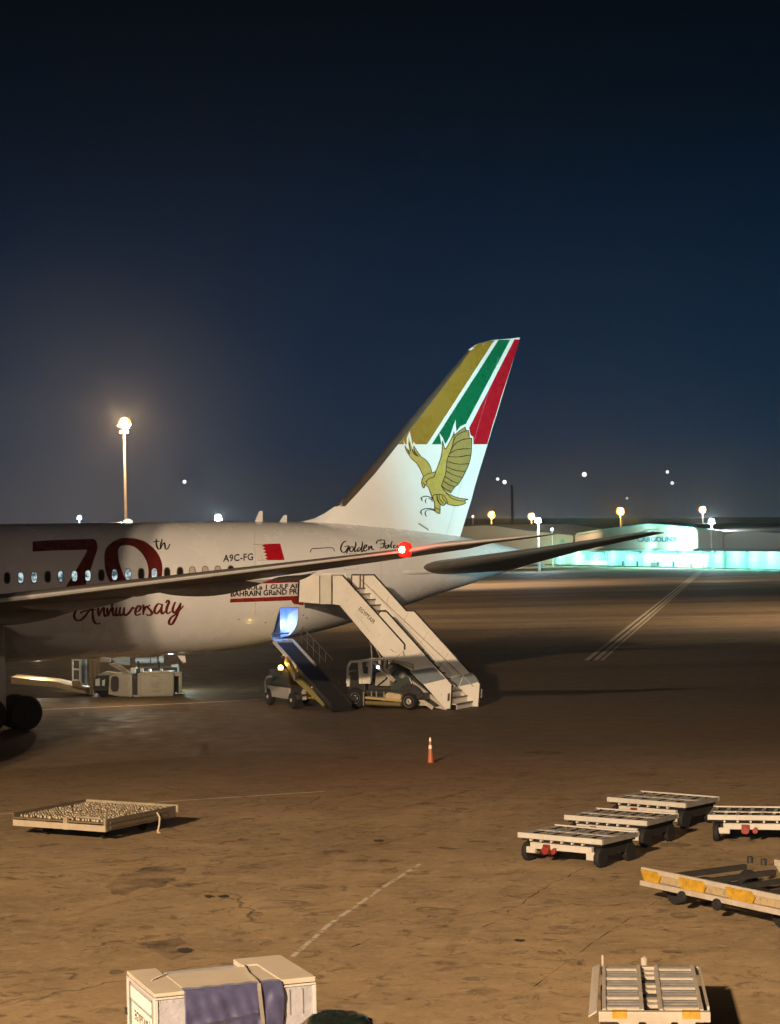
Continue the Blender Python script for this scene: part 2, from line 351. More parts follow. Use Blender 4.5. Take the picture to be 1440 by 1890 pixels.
FT = [(-61.9, 4.35, 4.0, .16), (-61.2, 5.1, 3.3, .85), (-60, 6.0, 2.85, 1.5), (-58, 7.3, 2.5, 2.2), (-55.5, 8.02, 2.4, 2.65), (-51, 8.2, 2.39, 2.87), (-18.4, 8.2, 2.39, 2.87), (-16.6, 8.19, 2.44, 2.87),
      (-15, 8.17, 2.58, 2.87), (-14, 8.15, 2.74, 2.86), (-12.5, 8.12, 2.96, 2.8), (-11.25, 8.07, 3.17, 2.70), (-9.8, 7.97, 3.47, 2.52), (-8.3, 7.84, 3.80, 2.28), (-6.8, 7.68, 4.18, 2.0),
      (-5.3, 7.50, 4.57, 1.68), (-3.5, 7.28, 4.98, 1.25), (-1.9, 7.0, 5.40, .85), (-.6, 6.72, 5.69, .55), (.6, 6.48, 5.95, .3)]
def fus(x): return herm(FT, x)
def fus_y(x, z):
    t, b, w = fus(x); h = (t - b) / 2; c = (t + b) / 2; q = (z - c) / h
    return -w * math.sqrt(max(0.0, 1 - q * q)), (t, b, w, h, c)
def S_fus(px, py, eps=.008):
    ly = -2.6
    for _ in range(14):
        p = AF.px(px, py, ly); ny, k = fus_y(p.x, p.z); ly = ly * .35 + ny * .65
    p = AF.px(px, py, ly); ny, (t, b, w, h, c) = fus_y(p.x, p.z)
    nrm = Vector((0, ny / w**2, (p.z - c) / h**2)).normalized()
    return Vector((p.x, ny, p.z)) + nrm * eps
vs = []; xs = [-61.9, -61.6, -61.2, -60.6, -60, -59, -58, -57, -56, -55, -54, -52.5, -51, -45, -40, -35, -30, -25, -21]
x = -19.0
while x < .6: xs.append(x); x += .45
xs.append(.6); NR = 96
for x in xs:
    t, b, w = fus(x); h = (t - b) / 2; c = (t + b) / 2
    vs += [(x, w * math.sin(2 * math.pi * i / NR), c + h * math.cos(2 * math.pi * i / NR)) for i in range(NR)]
fs = [(j * NR + i, j * NR + (i + 1) % NR, (j + 1) * NR + (i + 1) % NR, (j + 1) * NR + i) for j in range(len(xs) - 1) for i in range(NR)]
fs += [tuple(range(NR)), tuple(range((len(xs) - 1) * NR, len(xs) * NR))[::-1]]
BLUEIN = mat('cargo_hold_lining', (.72, .80, .88), .5, var=.05)
fo = MB().add(vs, fs).build('fuselage', [PAINT, BLUEIN])
# cargo door opening cut into the skin
door_px = [(517, 1122), (534, 1121), (551, 1121), (551, 1136), (549, 1150), (544, 1162), (537, 1171), (528, 1177), (514, 1180), (501, 1182), (503, 1172), (508, 1152), (512, 1137)]
dp = [S_fus(*q) for q in door_px]
cut = MB().prism([(p.x, -3.4, p.z) for p in dp], (0, 2.25, 0)).build('cutter', [PAINT, BLUEIN])
for p_ in cut.data.polygons: p_.material_index = 1
bo = fo.modifiers.new('b', 'BOOLEAN'); bo.object = cut; bo.operation = 'DIFFERENCE'; bo.solver = 'EXACT'
bpy.context.view_layer.update()
ev = fo.evaluated_get(bpy.context.evaluated_depsgraph_get()); nm = bpy.data.meshes.new_from_object(ev)
fo.modifiers.clear(); fo.data = nm; nm.name = 'fuselage'; bpy.data.objects.remove(cut)
for p_ in fo.data.polygons: p_.use_smooth = True
fo.data.set_sharp_from_angle(angle=math.radians(35)); fo.parent = plane
# ---- decals: painted shapes laid on the real skin
def catmull(pts, n=5):
    P = [Vector(p) for p in pts]; out = []
    for i in range(len(P) - 1):
        p0 = P[max(i - 1, 0)]; p1 = P[i]; p2 = P[i + 1]; p3 = P[min(i + 2, len(P) - 1)]
        for k in range(n):
            t = k / n; out.append(.5 * ((2 * p1) + (p2 - p0) * t + (2 * p0 - 5 * p1 + 4 * p2 - p3) * t * t + (3 * p1 - p0 - 3 * p2 + p3) * t**3))
    out.append(P[-1]); return out
def gridcut(bm, step):
    bm.verts.ensure_lookup_table()
    if not bm.verts: return
    for ax in (0, 1):
        lo = min(v.co[ax] for v in bm.verts); hi = max(v.co[ax] for v in bm.verts); k = math.floor(lo / step) + 1
        nrm = (1, 0, 0) if ax == 0 else (0, 1, 0)
        while k * step < hi:
            bmesh.ops.bisect_plane(bm, geom=bm.verts[:] + bm.edges[:] + bm.faces[:], plane_co=[c * k * step for c in nrm], plane_no=nrm); k += 1
def put(bm, name, m, parent, surf, eps):
    for v in bm.verts: v.co = surf(v.co.x, v.co.y, eps)
    me = bpy.data.meshes.new(name); bm.to_mesh(me); bm.free(); me.materials.append(m)
    for p_ in me.polygons: p_.use_smooth = True
    o = bpy.data.objects.new(name, me); COL.objects.link(o); o.parent = parent; return o
def patch(name, rings, m, parent, surf, eps=.008, step=6.0):
    rs = [[Vector((p[0], p[1], 0)) for p in r] for r in rings]
    bm = bmesh.new(); flat = [bm.verts.new(p) for r in rs for p in r]
    for t in tessellate_polygon(rs):
        try: bm.faces.new([flat[i] for i in t])
        except ValueError: pass
    if step: gridcut(bm, step)
    return put(bm, name, m, parent, surf, eps)
def strokes(name, lines, wid, m, parent, surf, eps=.010, zo=None, n=5, taper=True, calli=0):
    bm = bmesh.new()
    for j, ln in enumerate(lines):
        w = wid
        if zo: ln = [(zo[0] + a / zo[2], zo[1] + b / zo[2]) for a, b in ln]
        P = catmull([(a, b, 0) for a, b in ln], n) if n > 1 else [Vector((a, b, 0)) for a, b in ln]
        row = []
        for i, p in enumerate(P):
            d = P[min(i + 1, len(P) - 1)] - P[max(i - 1, 0)]; d = d.normalized() if d.length else Vector((1, 0, 0))
            q = Vector((-d.y, d.x, 0)); f = i / max(1, len(P) - 1)
            ww = w * (.55 + .45 * math.sin(math.pi * min(1, max(0, f)))) if taper else w
            if calli: ww *= (1 - calli) + calli * abs(d.y) * 1.3
            e_ = j * .02
            row.append((bm.verts.new(p - q * ww / 2), bm.verts.new(p + q * ww / 2)))
        for a, b in zip(row, row[1:]): bm.faces.new((a[0], a[1], b[1], b[0]))
    return put(bm, name, m, parent, surf, eps)
def lettering(name, s, p0, p1, cap, m, parent, surf, eps=.010, bold=0.0, slant=0.0, step=7.0, upv=None, space=1.0):
    """word set from pixel p0 to p1 with cap height in pixels"""
    cu = bpy.data.curves.new('t', 'FONT'); cu.body = s; cu.offset = bold; cu.resolution_u = 3; cu.space_character = space
    o = bpy.data.objects.new('t', cu); COL.objects.link(o); bpy.context.view_layer.update()
    me = bpy.data.meshes.new_from_object(o.evaluated_get(bpy.context.evaluated_depsgraph_get())); bpy.data.objects.remove(o); bpy.data.curves.remove(cu)
    bm = bmesh.new(); bm.from_mesh(me); bpy.data.meshes.remove(me)
    x0 = min(v.co.x for v in bm.verts); x1 = max(v.co.x for v in bm.verts); H0 = .70
    b0 = Vector((*p0, 0)); dv = (Vector((*p1, 0)) - b0) / (x1 - x0); uv = Vector((*(upv or (0, -1)), 0)).normalized() * cap / H0
    for v in bm.verts:
        tx, ty = v.co.x - x0, v.co.y; v.co = b0 + dv * tx + uv * ty + dv * (slant * ty)
    if step: gridcut(bm, step)
    return put(bm, name, m, parent, surf, eps)
def Z(o, s, pts): return [(o[0] + a / s, o[1] + b / s) for a, b in pts]
# ---- windows
LITW = bpy.data.materials.new('lit_cabin_window'); LITW.use_nodes = True
_n = LITW.node_tree.nodes; _l = LITW.node_tree.links; _b = _n['Principled BSDF']
_t = _n.new('ShaderNodeTexCoord'); _q = _n.new('ShaderNodeTexNoise'); _q.inputs['Scale'].default_value = 5.5; _q.inputs['Detail'].default_value = 3
_l.new(_t.outputs['Object'], _q.inputs['Vector']); _r = _n.new('ShaderNodeValToRGB'); _l.new(_q.outputs[0], _r.inputs[0])
_r.color_ramp.elements[0].position = .38; _r.color_ramp.elements[0].color = (.06, .10, .11, 1); _r.color_ramp.elements[1].position = .60; _r.color_ramp.elements[1].color = (.75, .95, 1.0, 1)
_l.new(_r.outputs[0], _b.inputs['Emission Color']); _b.inputs['Emission Strength'].default_value = .8; _b.inputs['Roughness'].default_value = .1; _b.inputs['Base Color'].default_value = (.1, .12, .13, 1)
DARKW = mat('dark_cabin_window', (.02, .018, .015), .1, var=.2); WFR = mat('window_frame_paint', (.20, .17, .14), .4); PALEW = mat('blinded_window', (.50, .44, .36), .3, var=.1, scale=9)
wins = [(-161, 'l'), (-136, 'd'), (-111, 'l'), (-86, 'l'), (-61, 'd'), (-36, 'l'), (-12, 'l'), (13, 'd'), (38, 'l'), (63, 'l'), (88, 'd'), (112, 'l'), (137.3, 'l'), (162, 'l'), (187, 'd'), (211.5, 'l'), (236.3, 'l'), (260.5, 'd'), (284.7, 'l'), (308.3, 'd'), (332.3, 'd'), (355, 'p'), (378.7, 'p'), (402, 'p'), (426, 'd')]
def oval(cx, cy, rx, ry, n=18, pw=.75):
    out = []
    for i in range(n):
        t = 2 * math.pi * i / n; c, s_ = math.cos(t), math.sin(t)
        out.append((cx + rx * math.copysign(abs(c) ** pw, c), cy + ry * math.copysign(abs(s_) ** pw, s_)))
    return out
for wx, k in wins:
    wy = 1064 - (wx - 112) * 9.5 / 314
    fr = patch('window', [oval(wx, wy, 6.4, 11.4)], WFR, plane, S_fus, .006, 0)
    tag(patch('pane', [oval(wx, wy, 5.0, 9.6)], {'l': LITW, 'd': DARKW, 'p': PALEW}[k], fr, S_fus, .011, 0), 'lit window pane' if k == 'l' else None)
# ---- fuselage livery
z3 = ((100, 980), 6.26)
patch('numeral', [Z(*z3, [(-250, 122), (0, 106), (455, 92), (478, 108), (494, 140), (501, 180), (495, 225), (420, 450), (352, 650), (318, 760), (20, 800), (130, 650), (260, 440), (350, 285), (372, 240), (378, 218), (0, 228), (-250, 240)])], MAROON, plane, S_fus)
o0 = catmull([(850, 82, 0), (940, 90, 0), (1040, 120, 0), (1120, 175, 0), (1190, 250, 0), (1235, 340, 0), (1250, 430, 0), (1244, 520, 0), (1200, 640, 0), (1100, 725, 0), (950, 760, 0), (800, 735, 0), (700, 665, 0), (640, 580, 0), (602, 490, 0), (583, 390, 0), (580, 280, 0), (600, 205, 0), (650, 148, 0), (720, 105, 0), (790, 84, 0), (850, 82, 0)], 3)[:-1]
i0 = catmull([(830, 165, 0), (900, 176, 0), (960, 210, 0), (1020, 270, 0), (1065, 350, 0), (1085, 430, 0), (1088, 520, 0), (1070, 600, 0), (1000, 655, 0), (920, 660, 0), (860, 620, 0), (815, 540, 0), (775, 440, 0), (750, 350, 0), (738, 260, 0), (745, 205, 0), (780, 175, 0), (830, 165, 0)], 3)[:-1]
patch('numeral', [Z(*z3, [(p.x, p.y) for p in o0]), Z(*z3, [(p.x, p.y) for p in i0])], MAROON, plane, S_fus)
strokes('script_lettering', [[(1185, 92), (1178, 130), (1188, 185), (1208, 212), (1232, 192)], [(1143, 130), (1180, 124), (1218, 120)], [(1247, 92), (1240, 130), (1228, 165), (1232, 213)], [(1234, 195), (1252, 158), (1274, 140), (1280, 170), (1284, 205), (1308, 208), (1338, 152)]], 2.9, BLK, plane, S_fus, zo=(100, 980, 6.26), calli=.4)
strokes('script_lettering', [
    [(138, 222), (100, 212), (60, 250), (44, 310), (66, 352), (108, 360), (160, 328), (210, 262), (262, 200), (300, 180)], [(262, 196), (268, 250), (270, 320), (288, 378), (322, 402), (364, 392)], [(118, 278), (140, 256), (200, 240), (260, 238), (312, 224)],
    [(335, 205), (334, 260), (348, 312)], [(348, 300), (372, 240), (402, 208), (404, 262), (418, 312), (440, 288)], [(444, 205), (446, 260), (460, 312)], [(460, 300), (480, 240), (508, 208), (510, 262), (524, 304), (548, 280)],
    [(545, 72), (520, 110), (503, 160), (500, 200)], [(560, 200), (548, 262), (560, 302), (590, 280)], [(604, 198), (592, 262), (604, 300), (640, 272), (652, 200)], [(652, 200), (642, 260), (662, 300), (712, 262), (752, 204), (768, 222)],
    [(786, 262), (828, 242), (848, 202), (826, 184), (796, 214), (782, 262), (800, 300), (852, 276)], [(868, 170), (884, 196), (878, 292)], [(880, 262), (902, 208), (936, 186)], [(962, 172), (936, 204), (972, 244), (982, 280), (946, 300), (914, 284)],
    [(1104, 172), (1062, 160), (1024, 206), (1016, 258), (1044, 276), (1088, 226), (1112, 162)], [(1112, 162), (1096, 232), (1108, 280), (1142, 252)], [(1150, 150), (1172, 118), (1190, 140), (1168, 196), (1158, 252), (1178, 276), (1214, 252)],
    [(1268, 136), (1246, 186), (1234, 242), (1258, 268), (1300, 216), (1332, 150)], [(1334, 148), (1318, 220), (1284, 306), (1236, 392), (1204, 408), (1190, 380), (1216, 326), (1290, 268), (1366, 182)]],
    4.6, MAROON, plane, S_fus, zo=(130, 1090, 6.545), calli=.45)
strokes('script_lettering', [
    [(182, 128), (138, 136), (96, 190), (80, 256), (106, 308), (158, 300), (196, 230)], [(140, 222), (214, 206), (200, 270), (172, 330)], [(270, 212), (236, 240), (232, 286), (262, 300), (292, 258), (270, 212)], [(322, 138), (332, 178), (310, 250), (316, 304), (350, 276)],
    [(400, 226), (366, 250), (358, 292), (392, 284), (420, 232)], [(434, 128), (440, 178), (426, 250), (432, 304), (462, 270)], [(462, 252), (502, 226), (512, 192), (482, 198), (460, 250), (480, 292), (528, 262)], [(546, 202), (548, 282)], [(554, 258), (588, 206), (600, 262), (640, 262)],
    [(668, 172), (690, 124), (752, 108), (812, 110)], [(812, 110), (804, 170), (786, 226), (728, 242)], [(738, 176), (790, 168), (830, 160)], [(868, 190), (826, 202), (824, 240), (858, 232), (880, 186), (884, 234)], [(936, 124), (912, 196), (924, 240)], [(992, 190), (962, 202), (962, 234), (996, 234)], [(1040, 192), (1014, 216), (1032, 240), (1060, 214), (1040, 192)], [(1094, 186), (1094, 240)], [(1098, 220), (1130, 186), (1140, 238), (1188, 186)]],
    2.7, BLK, plane, S_fus, zo=(620, 985, 9.0), calli=.3)
lettering('registration', 'A9C-FG', (411.5, 1037), (467, 1033.6), 12.4, BLK, plane, S_fus, slant=.02, bold=.018, space=1.05)
zf = ((330, 960), 6.0)
flag = patch('flag', [Z(*zf, [(830, 270), (1122, 262), (1170, 440), (875, 446)])], ppaint('flag_white', (.72, .68, .62)), plane, S_fus, .006)
strokes('outline', [[(830, 270), (1122, 262), (1170, 440), (875, 446), (830, 270)]], .5, BLK, flag, S_fus, .008, zo=(330, 960, 6.0), n=1, taper=False)
teeth = []
for k in range(5):
    y0 = 270 + 176 * k / 5; y1 = 270 + 176 * (k + 1) / 5; xe = lambda y: 925 + (y - 270) * .25
    teeth += [(xe(y0) + 24, y0), (xe((y0 + y1) / 2) - 12, (y0 + y1) / 2)]
teeth += [(xe(446) + 24, 445)]
patch('red_field', [Z(*zf, teeth + [(1170, 440), (1122, 262)])], FLAGR, flag, S_fus, .012)
zb = ((420, 1055), 10.286)
patch('livery_band', [Z(*zb, [(460, 250), (670, 225), (1385, 180), (1400, 455), (700, 490), (45, 512), (60, 350), (470, 340)])], ppaint('band_pale', (.72, .66, .65)), plane, S_fus, .005)
patch('livery_band', [Z(*zb, [(660, 228), (740, 150), (1000, 140), (1460, 122), (1455, 200)])], DKRED, plane, S_fus, .010)
patch('livery_band', [Z(*zb, [(40, 588), (55, 516), (700, 488), (1460, 452), (1440, 640), (1260, 610), (1205, 545)])], DKRED, plane, S_fus, .010)
lettering('lettering', 'FORMULa 1 GULF AIR', (425.5, 1089.6), (557.5, 1085.2), 8.4, BLK, plane, S_fus, .014, bold=.03)
lettering('lettering', 'BAHRAIN GRaND PRIX', (425.5, 1101.0), (562, 1095.8), 9.6, BLK, plane, S_fus, .014, bold=.03)
strokes('worn_marking', [[(461 + k * 2.1, 1076.6 - k * .05), (462.4 + k * 2.1, 1076.5 - k * .05)] for k in range(9)], 1.6, DKRED, plane, S_fus, .014, n=1, taper=False)
SEAM = mat('panel_seam', (.16, .13, .10), .6)
def outline(name, pts, w=.8, m=SEAM, closed=True, surf=S_fus, eps=.009, parent=None):
    return strokes(name, [pts + ([pts[0]] if closed else [])], w, m, parent or plane, surf, eps, n=1, taper=False)
outline('cabin_door', [(573, 1066), (573, 1018), (575, 1013.5), (580, 1012.5), (610, 1011), (615, 1012), (617, 1016), (619, 1064)], 1.5, BLK, True)
outline('service_panel', [(636, 1052), (634, 1026), (637, 1022), (655, 1021), (659, 1024), (660, 1050)], .5)
for xx in (150, 470, 702):
    yy = [973 + k * 12 for k in range(17)] if xx < 400 else [969 + k * 11 for k in range(16)]
    if xx == 702: yy = [978 + k * 10 for k in range(14)]
    outline('skin_joint', [(xx + (y - 970) * .012, y) for y in yy], .35, SEAM, False)
for xx, yy in ((441, 1143), (490, 1149), (560, 1135), (566, 1140)):
    patch('drain_port', [oval(xx, yy, 1.4, .9)], BLK, plane, S_fus, .01, 0)
# open cargo door surround and sill
outline('cargo_door_frame', door_px, 1.3, mat('door_frame_metal', (.55, .58, .62), .35, .4))
hold = lamp('cargo_hold_lamp', AF.o + AF.x * (sum(p.x for p in dp) / len(dp) + .15) + AF.y * -1.75 + Vector((0, 0, sum(p.z for p in dp) / len(dp) - .1)), 26, (.12, .36, 1.0), .12)
hc = sum(dp, Vector()) / len(dp)
MB().lathe([(.0, -.05), (.11, -.05), (.11, 0), (0, 0)], (S_fus(538, 1153).x, -1.22, S_fus(538, 1153).z), axis='y').build('hold_light', glow('hold_light', (.75, .9, 1), 8), plane)
h1, h2 = S_fus(519, 1124), S_fus(528, 1165)
MB().box((h1.x + .12, -2.1, h2.z - .25), (h1.x + .22, -1.2, h1.z + .3)).box((h1.x - .05, -2.2, h2.z - .1), (h1.x + .6, -1.5, h2.z - .02)).build('hold_partition', mat('hold_partition', (.08, .16, .42), .4), plane)
# ---- antennas
def crown(px): p = AF.px(px, 962, 0); return Vector((p.x, 0, fus(p.x)[0]))
for px, h in ((474, .47), (519, .30)):
    c = crown(px); MB().prism([(c.x - .12, -.03, c.z - .05), (c.x + .28, -.03, c.z - .05), (c.x + .30, -.03, c.z + h), (c.x + .14, -.03, c.z + h)], (0, .06, 0)).build('antenna', PAINT, plane, bevel=.01)
c = crown(236); MB().lathe([(.0, -.02), (.22, -.02), (.2, .08), (.08, .15), (0, .16)], c).build('crown_beacon', glow('beacon_white', (1, .93, .8), 1.2), plane)
# ---- fin
LE = [(6.6, -12.9), (8.10, -12.6), (8.15, -12.27), (8.27, -11.7), (8.51, -11.13), (8.85, -10.55), (9.13, -10.17), (16.30, -3.03), (16.45, -2.82), (16.60, -2.5), (16.84, -1.51), (16.92, -.64), (17.0, -.05)]
def fin_le(z):
    for a, b in zip(LE, LE[1:]):
        if z <= b[0]: return a[1] + (b[1] - a[1]) * (z - a[0]) / (b[0] - a[0])
    return LE[-1][1]
def fin_te(z): return -3.79 + (z - 7.35) * (3.79 / 9.65)
def naca(s, t): s = min(1, max(0, s)); return 5 * t * (.2969 * math.sqrt(s) - .126 * s - .3516 * s * s + .2843 * s**3 - .1015 * s**4) + .004 * s
def fin_t(x, z):
    te = fin_te(z); zl = max(z, 9.13) if z < 16.3 else z
    lin = -10.17 + (min(z, 16.3) - 9.13) * (7.14 / 7.17); le = fin_le(z)
    ch = te - lin; s = (x - lin) / ch
    a = naca(s, .105) * ch if 0 < s <= 1 else 0.0
    if z < 10.2: a = max(a, .10 * min(1, math.sqrt(max(0, x - le) / .5)) * max(0, 1 - max(0, z - 9.1)))
    if z > 16.3: a *= min(1, math.sqrt(max(0, (17.0 - z) / .7))) * min(1, max(0, x - le) / .3)
    return a
def S_fin(px, py, eps=.006):
    ly = -.2
    for _ in range(8):
        p = AF.px(px, py, ly); ly = -fin_t(p.x, p.z)
    return Vector((p.x, ly - eps, p.z))
zs = [6.6, 7.2, 7.8, 8.1, 8.15, 8.2, 8.27, 8.4, 8.51, 8.7, 8.85, 9.0, 9.13] + [9.13 + (16.3 - 9.13) * k / 14 for k in range(1, 15)] + [16.45, 16.6, 16.75, 16.84, 16.92, 16.97, 17.0]
NS = 64; vs = []
for z in zs:
    a, b = fin_le(z), fin_te(z); ring = []
    for i in range(NS + 1): s = (1 - math.cos(math.pi * i / NS)) / 2; x = a + (b - a) * s; ring.append((x, -fin_t(x, z), z))
    ring += [(p[0], -p[1], z) for p in ring[NS - 1:0:-1]]
    vs += ring
n = 2 * NS
fs = [(j * n + i, j * n + (i + 1) % n, (j + 1) * n + (i + 1) % n, (j + 1) * n + i) for j in range(len(zs) - 1) for i in range(n)] + [tuple(range(n))[::-1], tuple(range((len(zs) - 1) * n, len(zs) * n))]
fin = MB().add(vs, fs).build('tail_fin', ppaint('fin_white_paint', (.78, .80, .79), rough=.2, coat=.8, var=.03), plane, smooth=True)
z1 = ((560, 600), 3.0)
def mirror(o):
    c = o.copy(); c.data = o.data.copy(); COL.objects.link(c)
    for v in c.data.vertices: v.co.y *= -1
    c.data.flip_normals(); return c
inner = [(232, 1003), (300, 930), (400, 818), (525, 660), (640, 515), (760, 360), (880, 205), (925, 140), (945, 118)]
ip = [S_fin(*q) for q in Z(*z1, inner)]
bm = bmesh.new(); rows = []
for k in range(len(ip) * 4 - 3):
    i = min(k // 4, len(ip) - 2); f = (k - i * 4) / 4; q = ip[i].lerp(ip[i + 1], f); zz = q.z; le = fin_le(zz); row = []
    for t in (0, .01, .04, .1, .2, .35, .6, 1): x = le + (q.x - le) * t; row.append(bm.verts.new((x - (.012 if t == 0 else 0), -fin_t(x, zz) - .007, zz)))
    rows.append(row)
for a, b in zip(rows, rows[1:]):
    for i in range(7): bm.faces.new((a[i], a[i + 1], b[i + 1], b[i]))
me = bpy.data.meshes.new('leading_edge'); bm.to_mesh(me); bm.free(); me.materials.append(LEM)
for p_ in me.polygons: p_.use_smooth = True
le_o = bpy.data.objects.new('leading_edge', me); COL.objects.link(le_o); le_o.parent = fin; mirror(le_o)
def fpatch(name, pts, m, eps, step=8): o = patch(name, [Z(*z1, pts)], m, fin, S_fin, eps, step); return o
st = [fpatch('gold_stripe', [(525, 660), (690, 660), (1060, 84), (1040, 87), (965, 105), (945, 120), (922, 143), (880, 205), (760, 360), (640, 515)], GOLD, .016),
      fpatch('white_stripe', [(684, 660), (710, 660), (1080, 82), (1056, 85)], WHT, .021), fpatch('green_stripe', [(706, 660), (845, 660), (1148, 80), (1076, 82)], GREEN, .016),
      fpatch('white_stripe', [(840, 660), (870, 660), (1168, 79), (1145, 80)], WHT, .021), fpatch('red_stripe', [(866, 660), (1017, 660), (1050, 545), (1100, 385), (1150, 228), (1193, 95), (1196, 80), (1164, 79)], RED, .016)]
for o in st: mirror(o)
# ---- falcon emblem
zo = ((700, 760), 7.2)
fal = patch('falcon_emblem', [Z(*zo, [(315, 375), (350, 440), (362, 440), (362, 350), (402, 258), (418, 330), (438, 450), (455, 392), (492, 452), (500, 520), (560, 602), (640, 660), (690, 745), (700, 790), (745, 790), (800, 640), (826, 500), (822, 420), (795, 278), (842, 345), (876, 432), (935, 332), (1012, 100), (1022, 262), (1075, 196), (1146, 160), (1160, 225), (1192, 212), (1212, 312), (1246, 335), (1250, 440), (1240, 500), (1225, 580), (1195, 700), (1145, 800), (1100, 880), (1050, 960), (1000, 1015), (945, 1085), (880, 1070), (700, 1100), (640, 1020), (570, 1010), (565, 880), (520, 745), (400, 600), (345, 500)])], ppaint('emblem_white', (.78, .80, .79)), fin, S_fin, .026, 10)
def fz(name, pts, m, eps): return patch(name, [Z(*zo, pts)], m, fal, S_fin, eps, 10)
fz('far_wing', [(340, 450), (352, 505), (372, 528), (395, 580), (430, 625), (490, 682), (530, 745), (560, 812), (582, 862), (612, 834), (692, 802), (680, 745), (640, 672), (600, 630), (555, 600), (532, 570), (500, 520), (486, 508), (480, 530), (456, 450), (446, 510), (402, 380), (385, 335), (380, 420), (402, 515), (374, 488)], FALC, .031)
fz('near_wing', [(990, 310), (1050, 262), (1135, 200), (1150, 250), (1185, 250), (1195, 342), (1226, 350), (1222, 485), (1228, 492), (1215, 572), (1188, 690), (1142, 795), (1100, 875), (1050, 955), (1000, 1000), (940, 1082), (872, 1060), (820, 985), (862, 870), (880, 800), (890, 700), (900, 620), (925, 560), (960, 470)], ppaint('falcon_olive_paint', (.33, .245, .075)), .031)
fz('body', [(582, 860), (640, 826), (745, 796), (790, 680), (820, 590), (832, 490), (835, 388), (852, 440), (876, 495), (932, 400), (972, 320), (990, 265), (992, 320), (962, 470), (926, 560), (902, 620), (890, 700), (880, 800), (862, 870), (820, 985), (872, 1062), (950, 1108), (1060, 1148), (1178, 1162), (1130, 1185), (1146, 1212), (1080, 1240), (1000, 1248), (920, 1232), (886, 1210), (842, 1248), (808, 1240), (804, 1300), (802, 1352), (770, 1345), (740, 1318), (738, 1262), (722, 1200), (708, 1160), (690, 1090), (655, 1020), (625, 988), (600, 982), (586, 1018), (566, 985), (558, 940), (566, 895)], FALC, .036)
strokes('feather_lines', [
    [(340, 450), (352, 505), (395, 580), (430, 625), (490, 682), (530, 745), (560, 812), (582, 862)], [(692, 802), (680, 745), (640, 672), (600, 630), (555, 600), (532, 570), (486, 508), (456, 450)], [(582, 862), (640, 826), (745, 796)], [(745, 796), (790, 680), (820, 590), (832, 490), (835, 388)], [(835, 388), (852, 440), (876, 495), (932, 400), (972, 320), (990, 265)],
    [(990, 265), (985, 360), (962, 470), (926, 560), (902, 620), (890, 700), (880, 800), (862, 870), (820, 985)], [(990, 310), (1050, 262), (1135, 200)], [(962, 475), (1000, 350), (1060, 290), (1150, 252), (1185, 250)], [(945, 520), (1000, 430), (1090, 375), (1226, 350)], [(925, 562), (990, 520), (1080, 495), (1226, 492)], [(905, 596), (1040, 600), (1215, 572)], [(898, 660), (1040, 695), (1188, 690)], [(890, 728), (1000, 775), (1142, 795)],
    [(884, 790), (980, 838), (1100, 875)], [(868, 856), (950, 912), (1050, 955)], [(850, 920), (920, 968), (1000, 1000)], [(822, 985), (880, 1030), (940, 1054)], [(820, 985), (872, 1062), (950, 1108), (1060, 1148), (1178, 1162)], [(1178, 1162), (1130, 1185), (1146, 1212), (1080, 1240), (1000, 1248), (920, 1232), (886, 1210)], [(880, 1075), (960, 1150), (1060, 1182), (1135, 1186)],
    [(886, 1210), (842, 1248), (790, 1200), (760, 1100)], [(710, 1160), (712, 1112), (760, 1098), (830, 1105), (880, 1150), (905, 1212)], [(790, 1108), (800, 1160), (850, 1225)], [(830, 1118), (850, 1170), (888, 1205)], [(760, 1110), (770, 1180), (810, 1235)], [(804, 1240), (804, 1300), (802, 1355)], [(802, 1355), (740, 1320), (730, 1200), (706, 1160), (655, 1020), (622, 988)], [(735, 1270), (770, 1290), (800, 1300)],
    [(640, 910), (660, 885), (720, 868), (745, 800)], [(582, 862), (562, 910), (560, 960), (584, 1014), (600, 975), (570, 940)], [(600, 985), (622, 960), (632, 915), (608, 935)],
    [(1135, 200), (1150, 250)], [(1185, 250), (1195, 342)], [(1226, 350), (1222, 485), (1215, 572), (1188, 690), (1142, 795), (1100, 875), (1050, 955), (1000, 1000), (940, 1082)]],
    1.3, BLK, fal, S_fin, .042, zo=(700, 760, 7.2), n=4, taper=False)
strokes('far_wing_tips', [[(372, 500), (385, 530), (402, 560)], [(392, 400), (400, 470), (412, 530)], [(450, 460), (470, 540), (510, 580)], [(430, 490), (460, 560), (520, 595)]], 2.0, BLK, fal, S_fin, .042, zo=(700, 760, 7.2), n=3)
strokes('talons', [[(715, 1165), (660, 1130), (600, 1122), (552, 1142), (545, 1155)], [(552, 1142), (562, 1160), (566, 1190)], [(626, 1150), (610, 1180), (616, 1215)], [(740, 1302), (680, 1286), (600, 1290), (550, 1318), (540, 1345)], [(556, 1316), (552, 1345), (566, 1376)], [(628, 1308), (604, 1340), (612, 1375), (626, 1390)], [(752, 1325), (690, 1300), (628, 1308)], [(700, 1200), (690, 1166), (640, 1150)]], 1.5, BLK, fal, S_fin, .040, zo=(700, 760, 7.2), n=4)
fm = MB(); a = S_fin(772, 966, .0); b = S_fin(790, 978, .0)
fm.beam((a.x, -fin_t(a.x, a.z) - .05, a.z), (b.x, -fin_t(b.x, b.z) - .05, b.z), .05).build('static_rod', mat('rod_grey', (.25, .25, .24), .5), fin)
outline('rudder_hinge_line', [(Vector((823, 990)).lerp(Vector((929, 628)), k / 12)).to_tuple() for k in range(13)], .35, mat('hinge_seam', (.35, .36, .36), .5), False, S_fin, .016, fin)
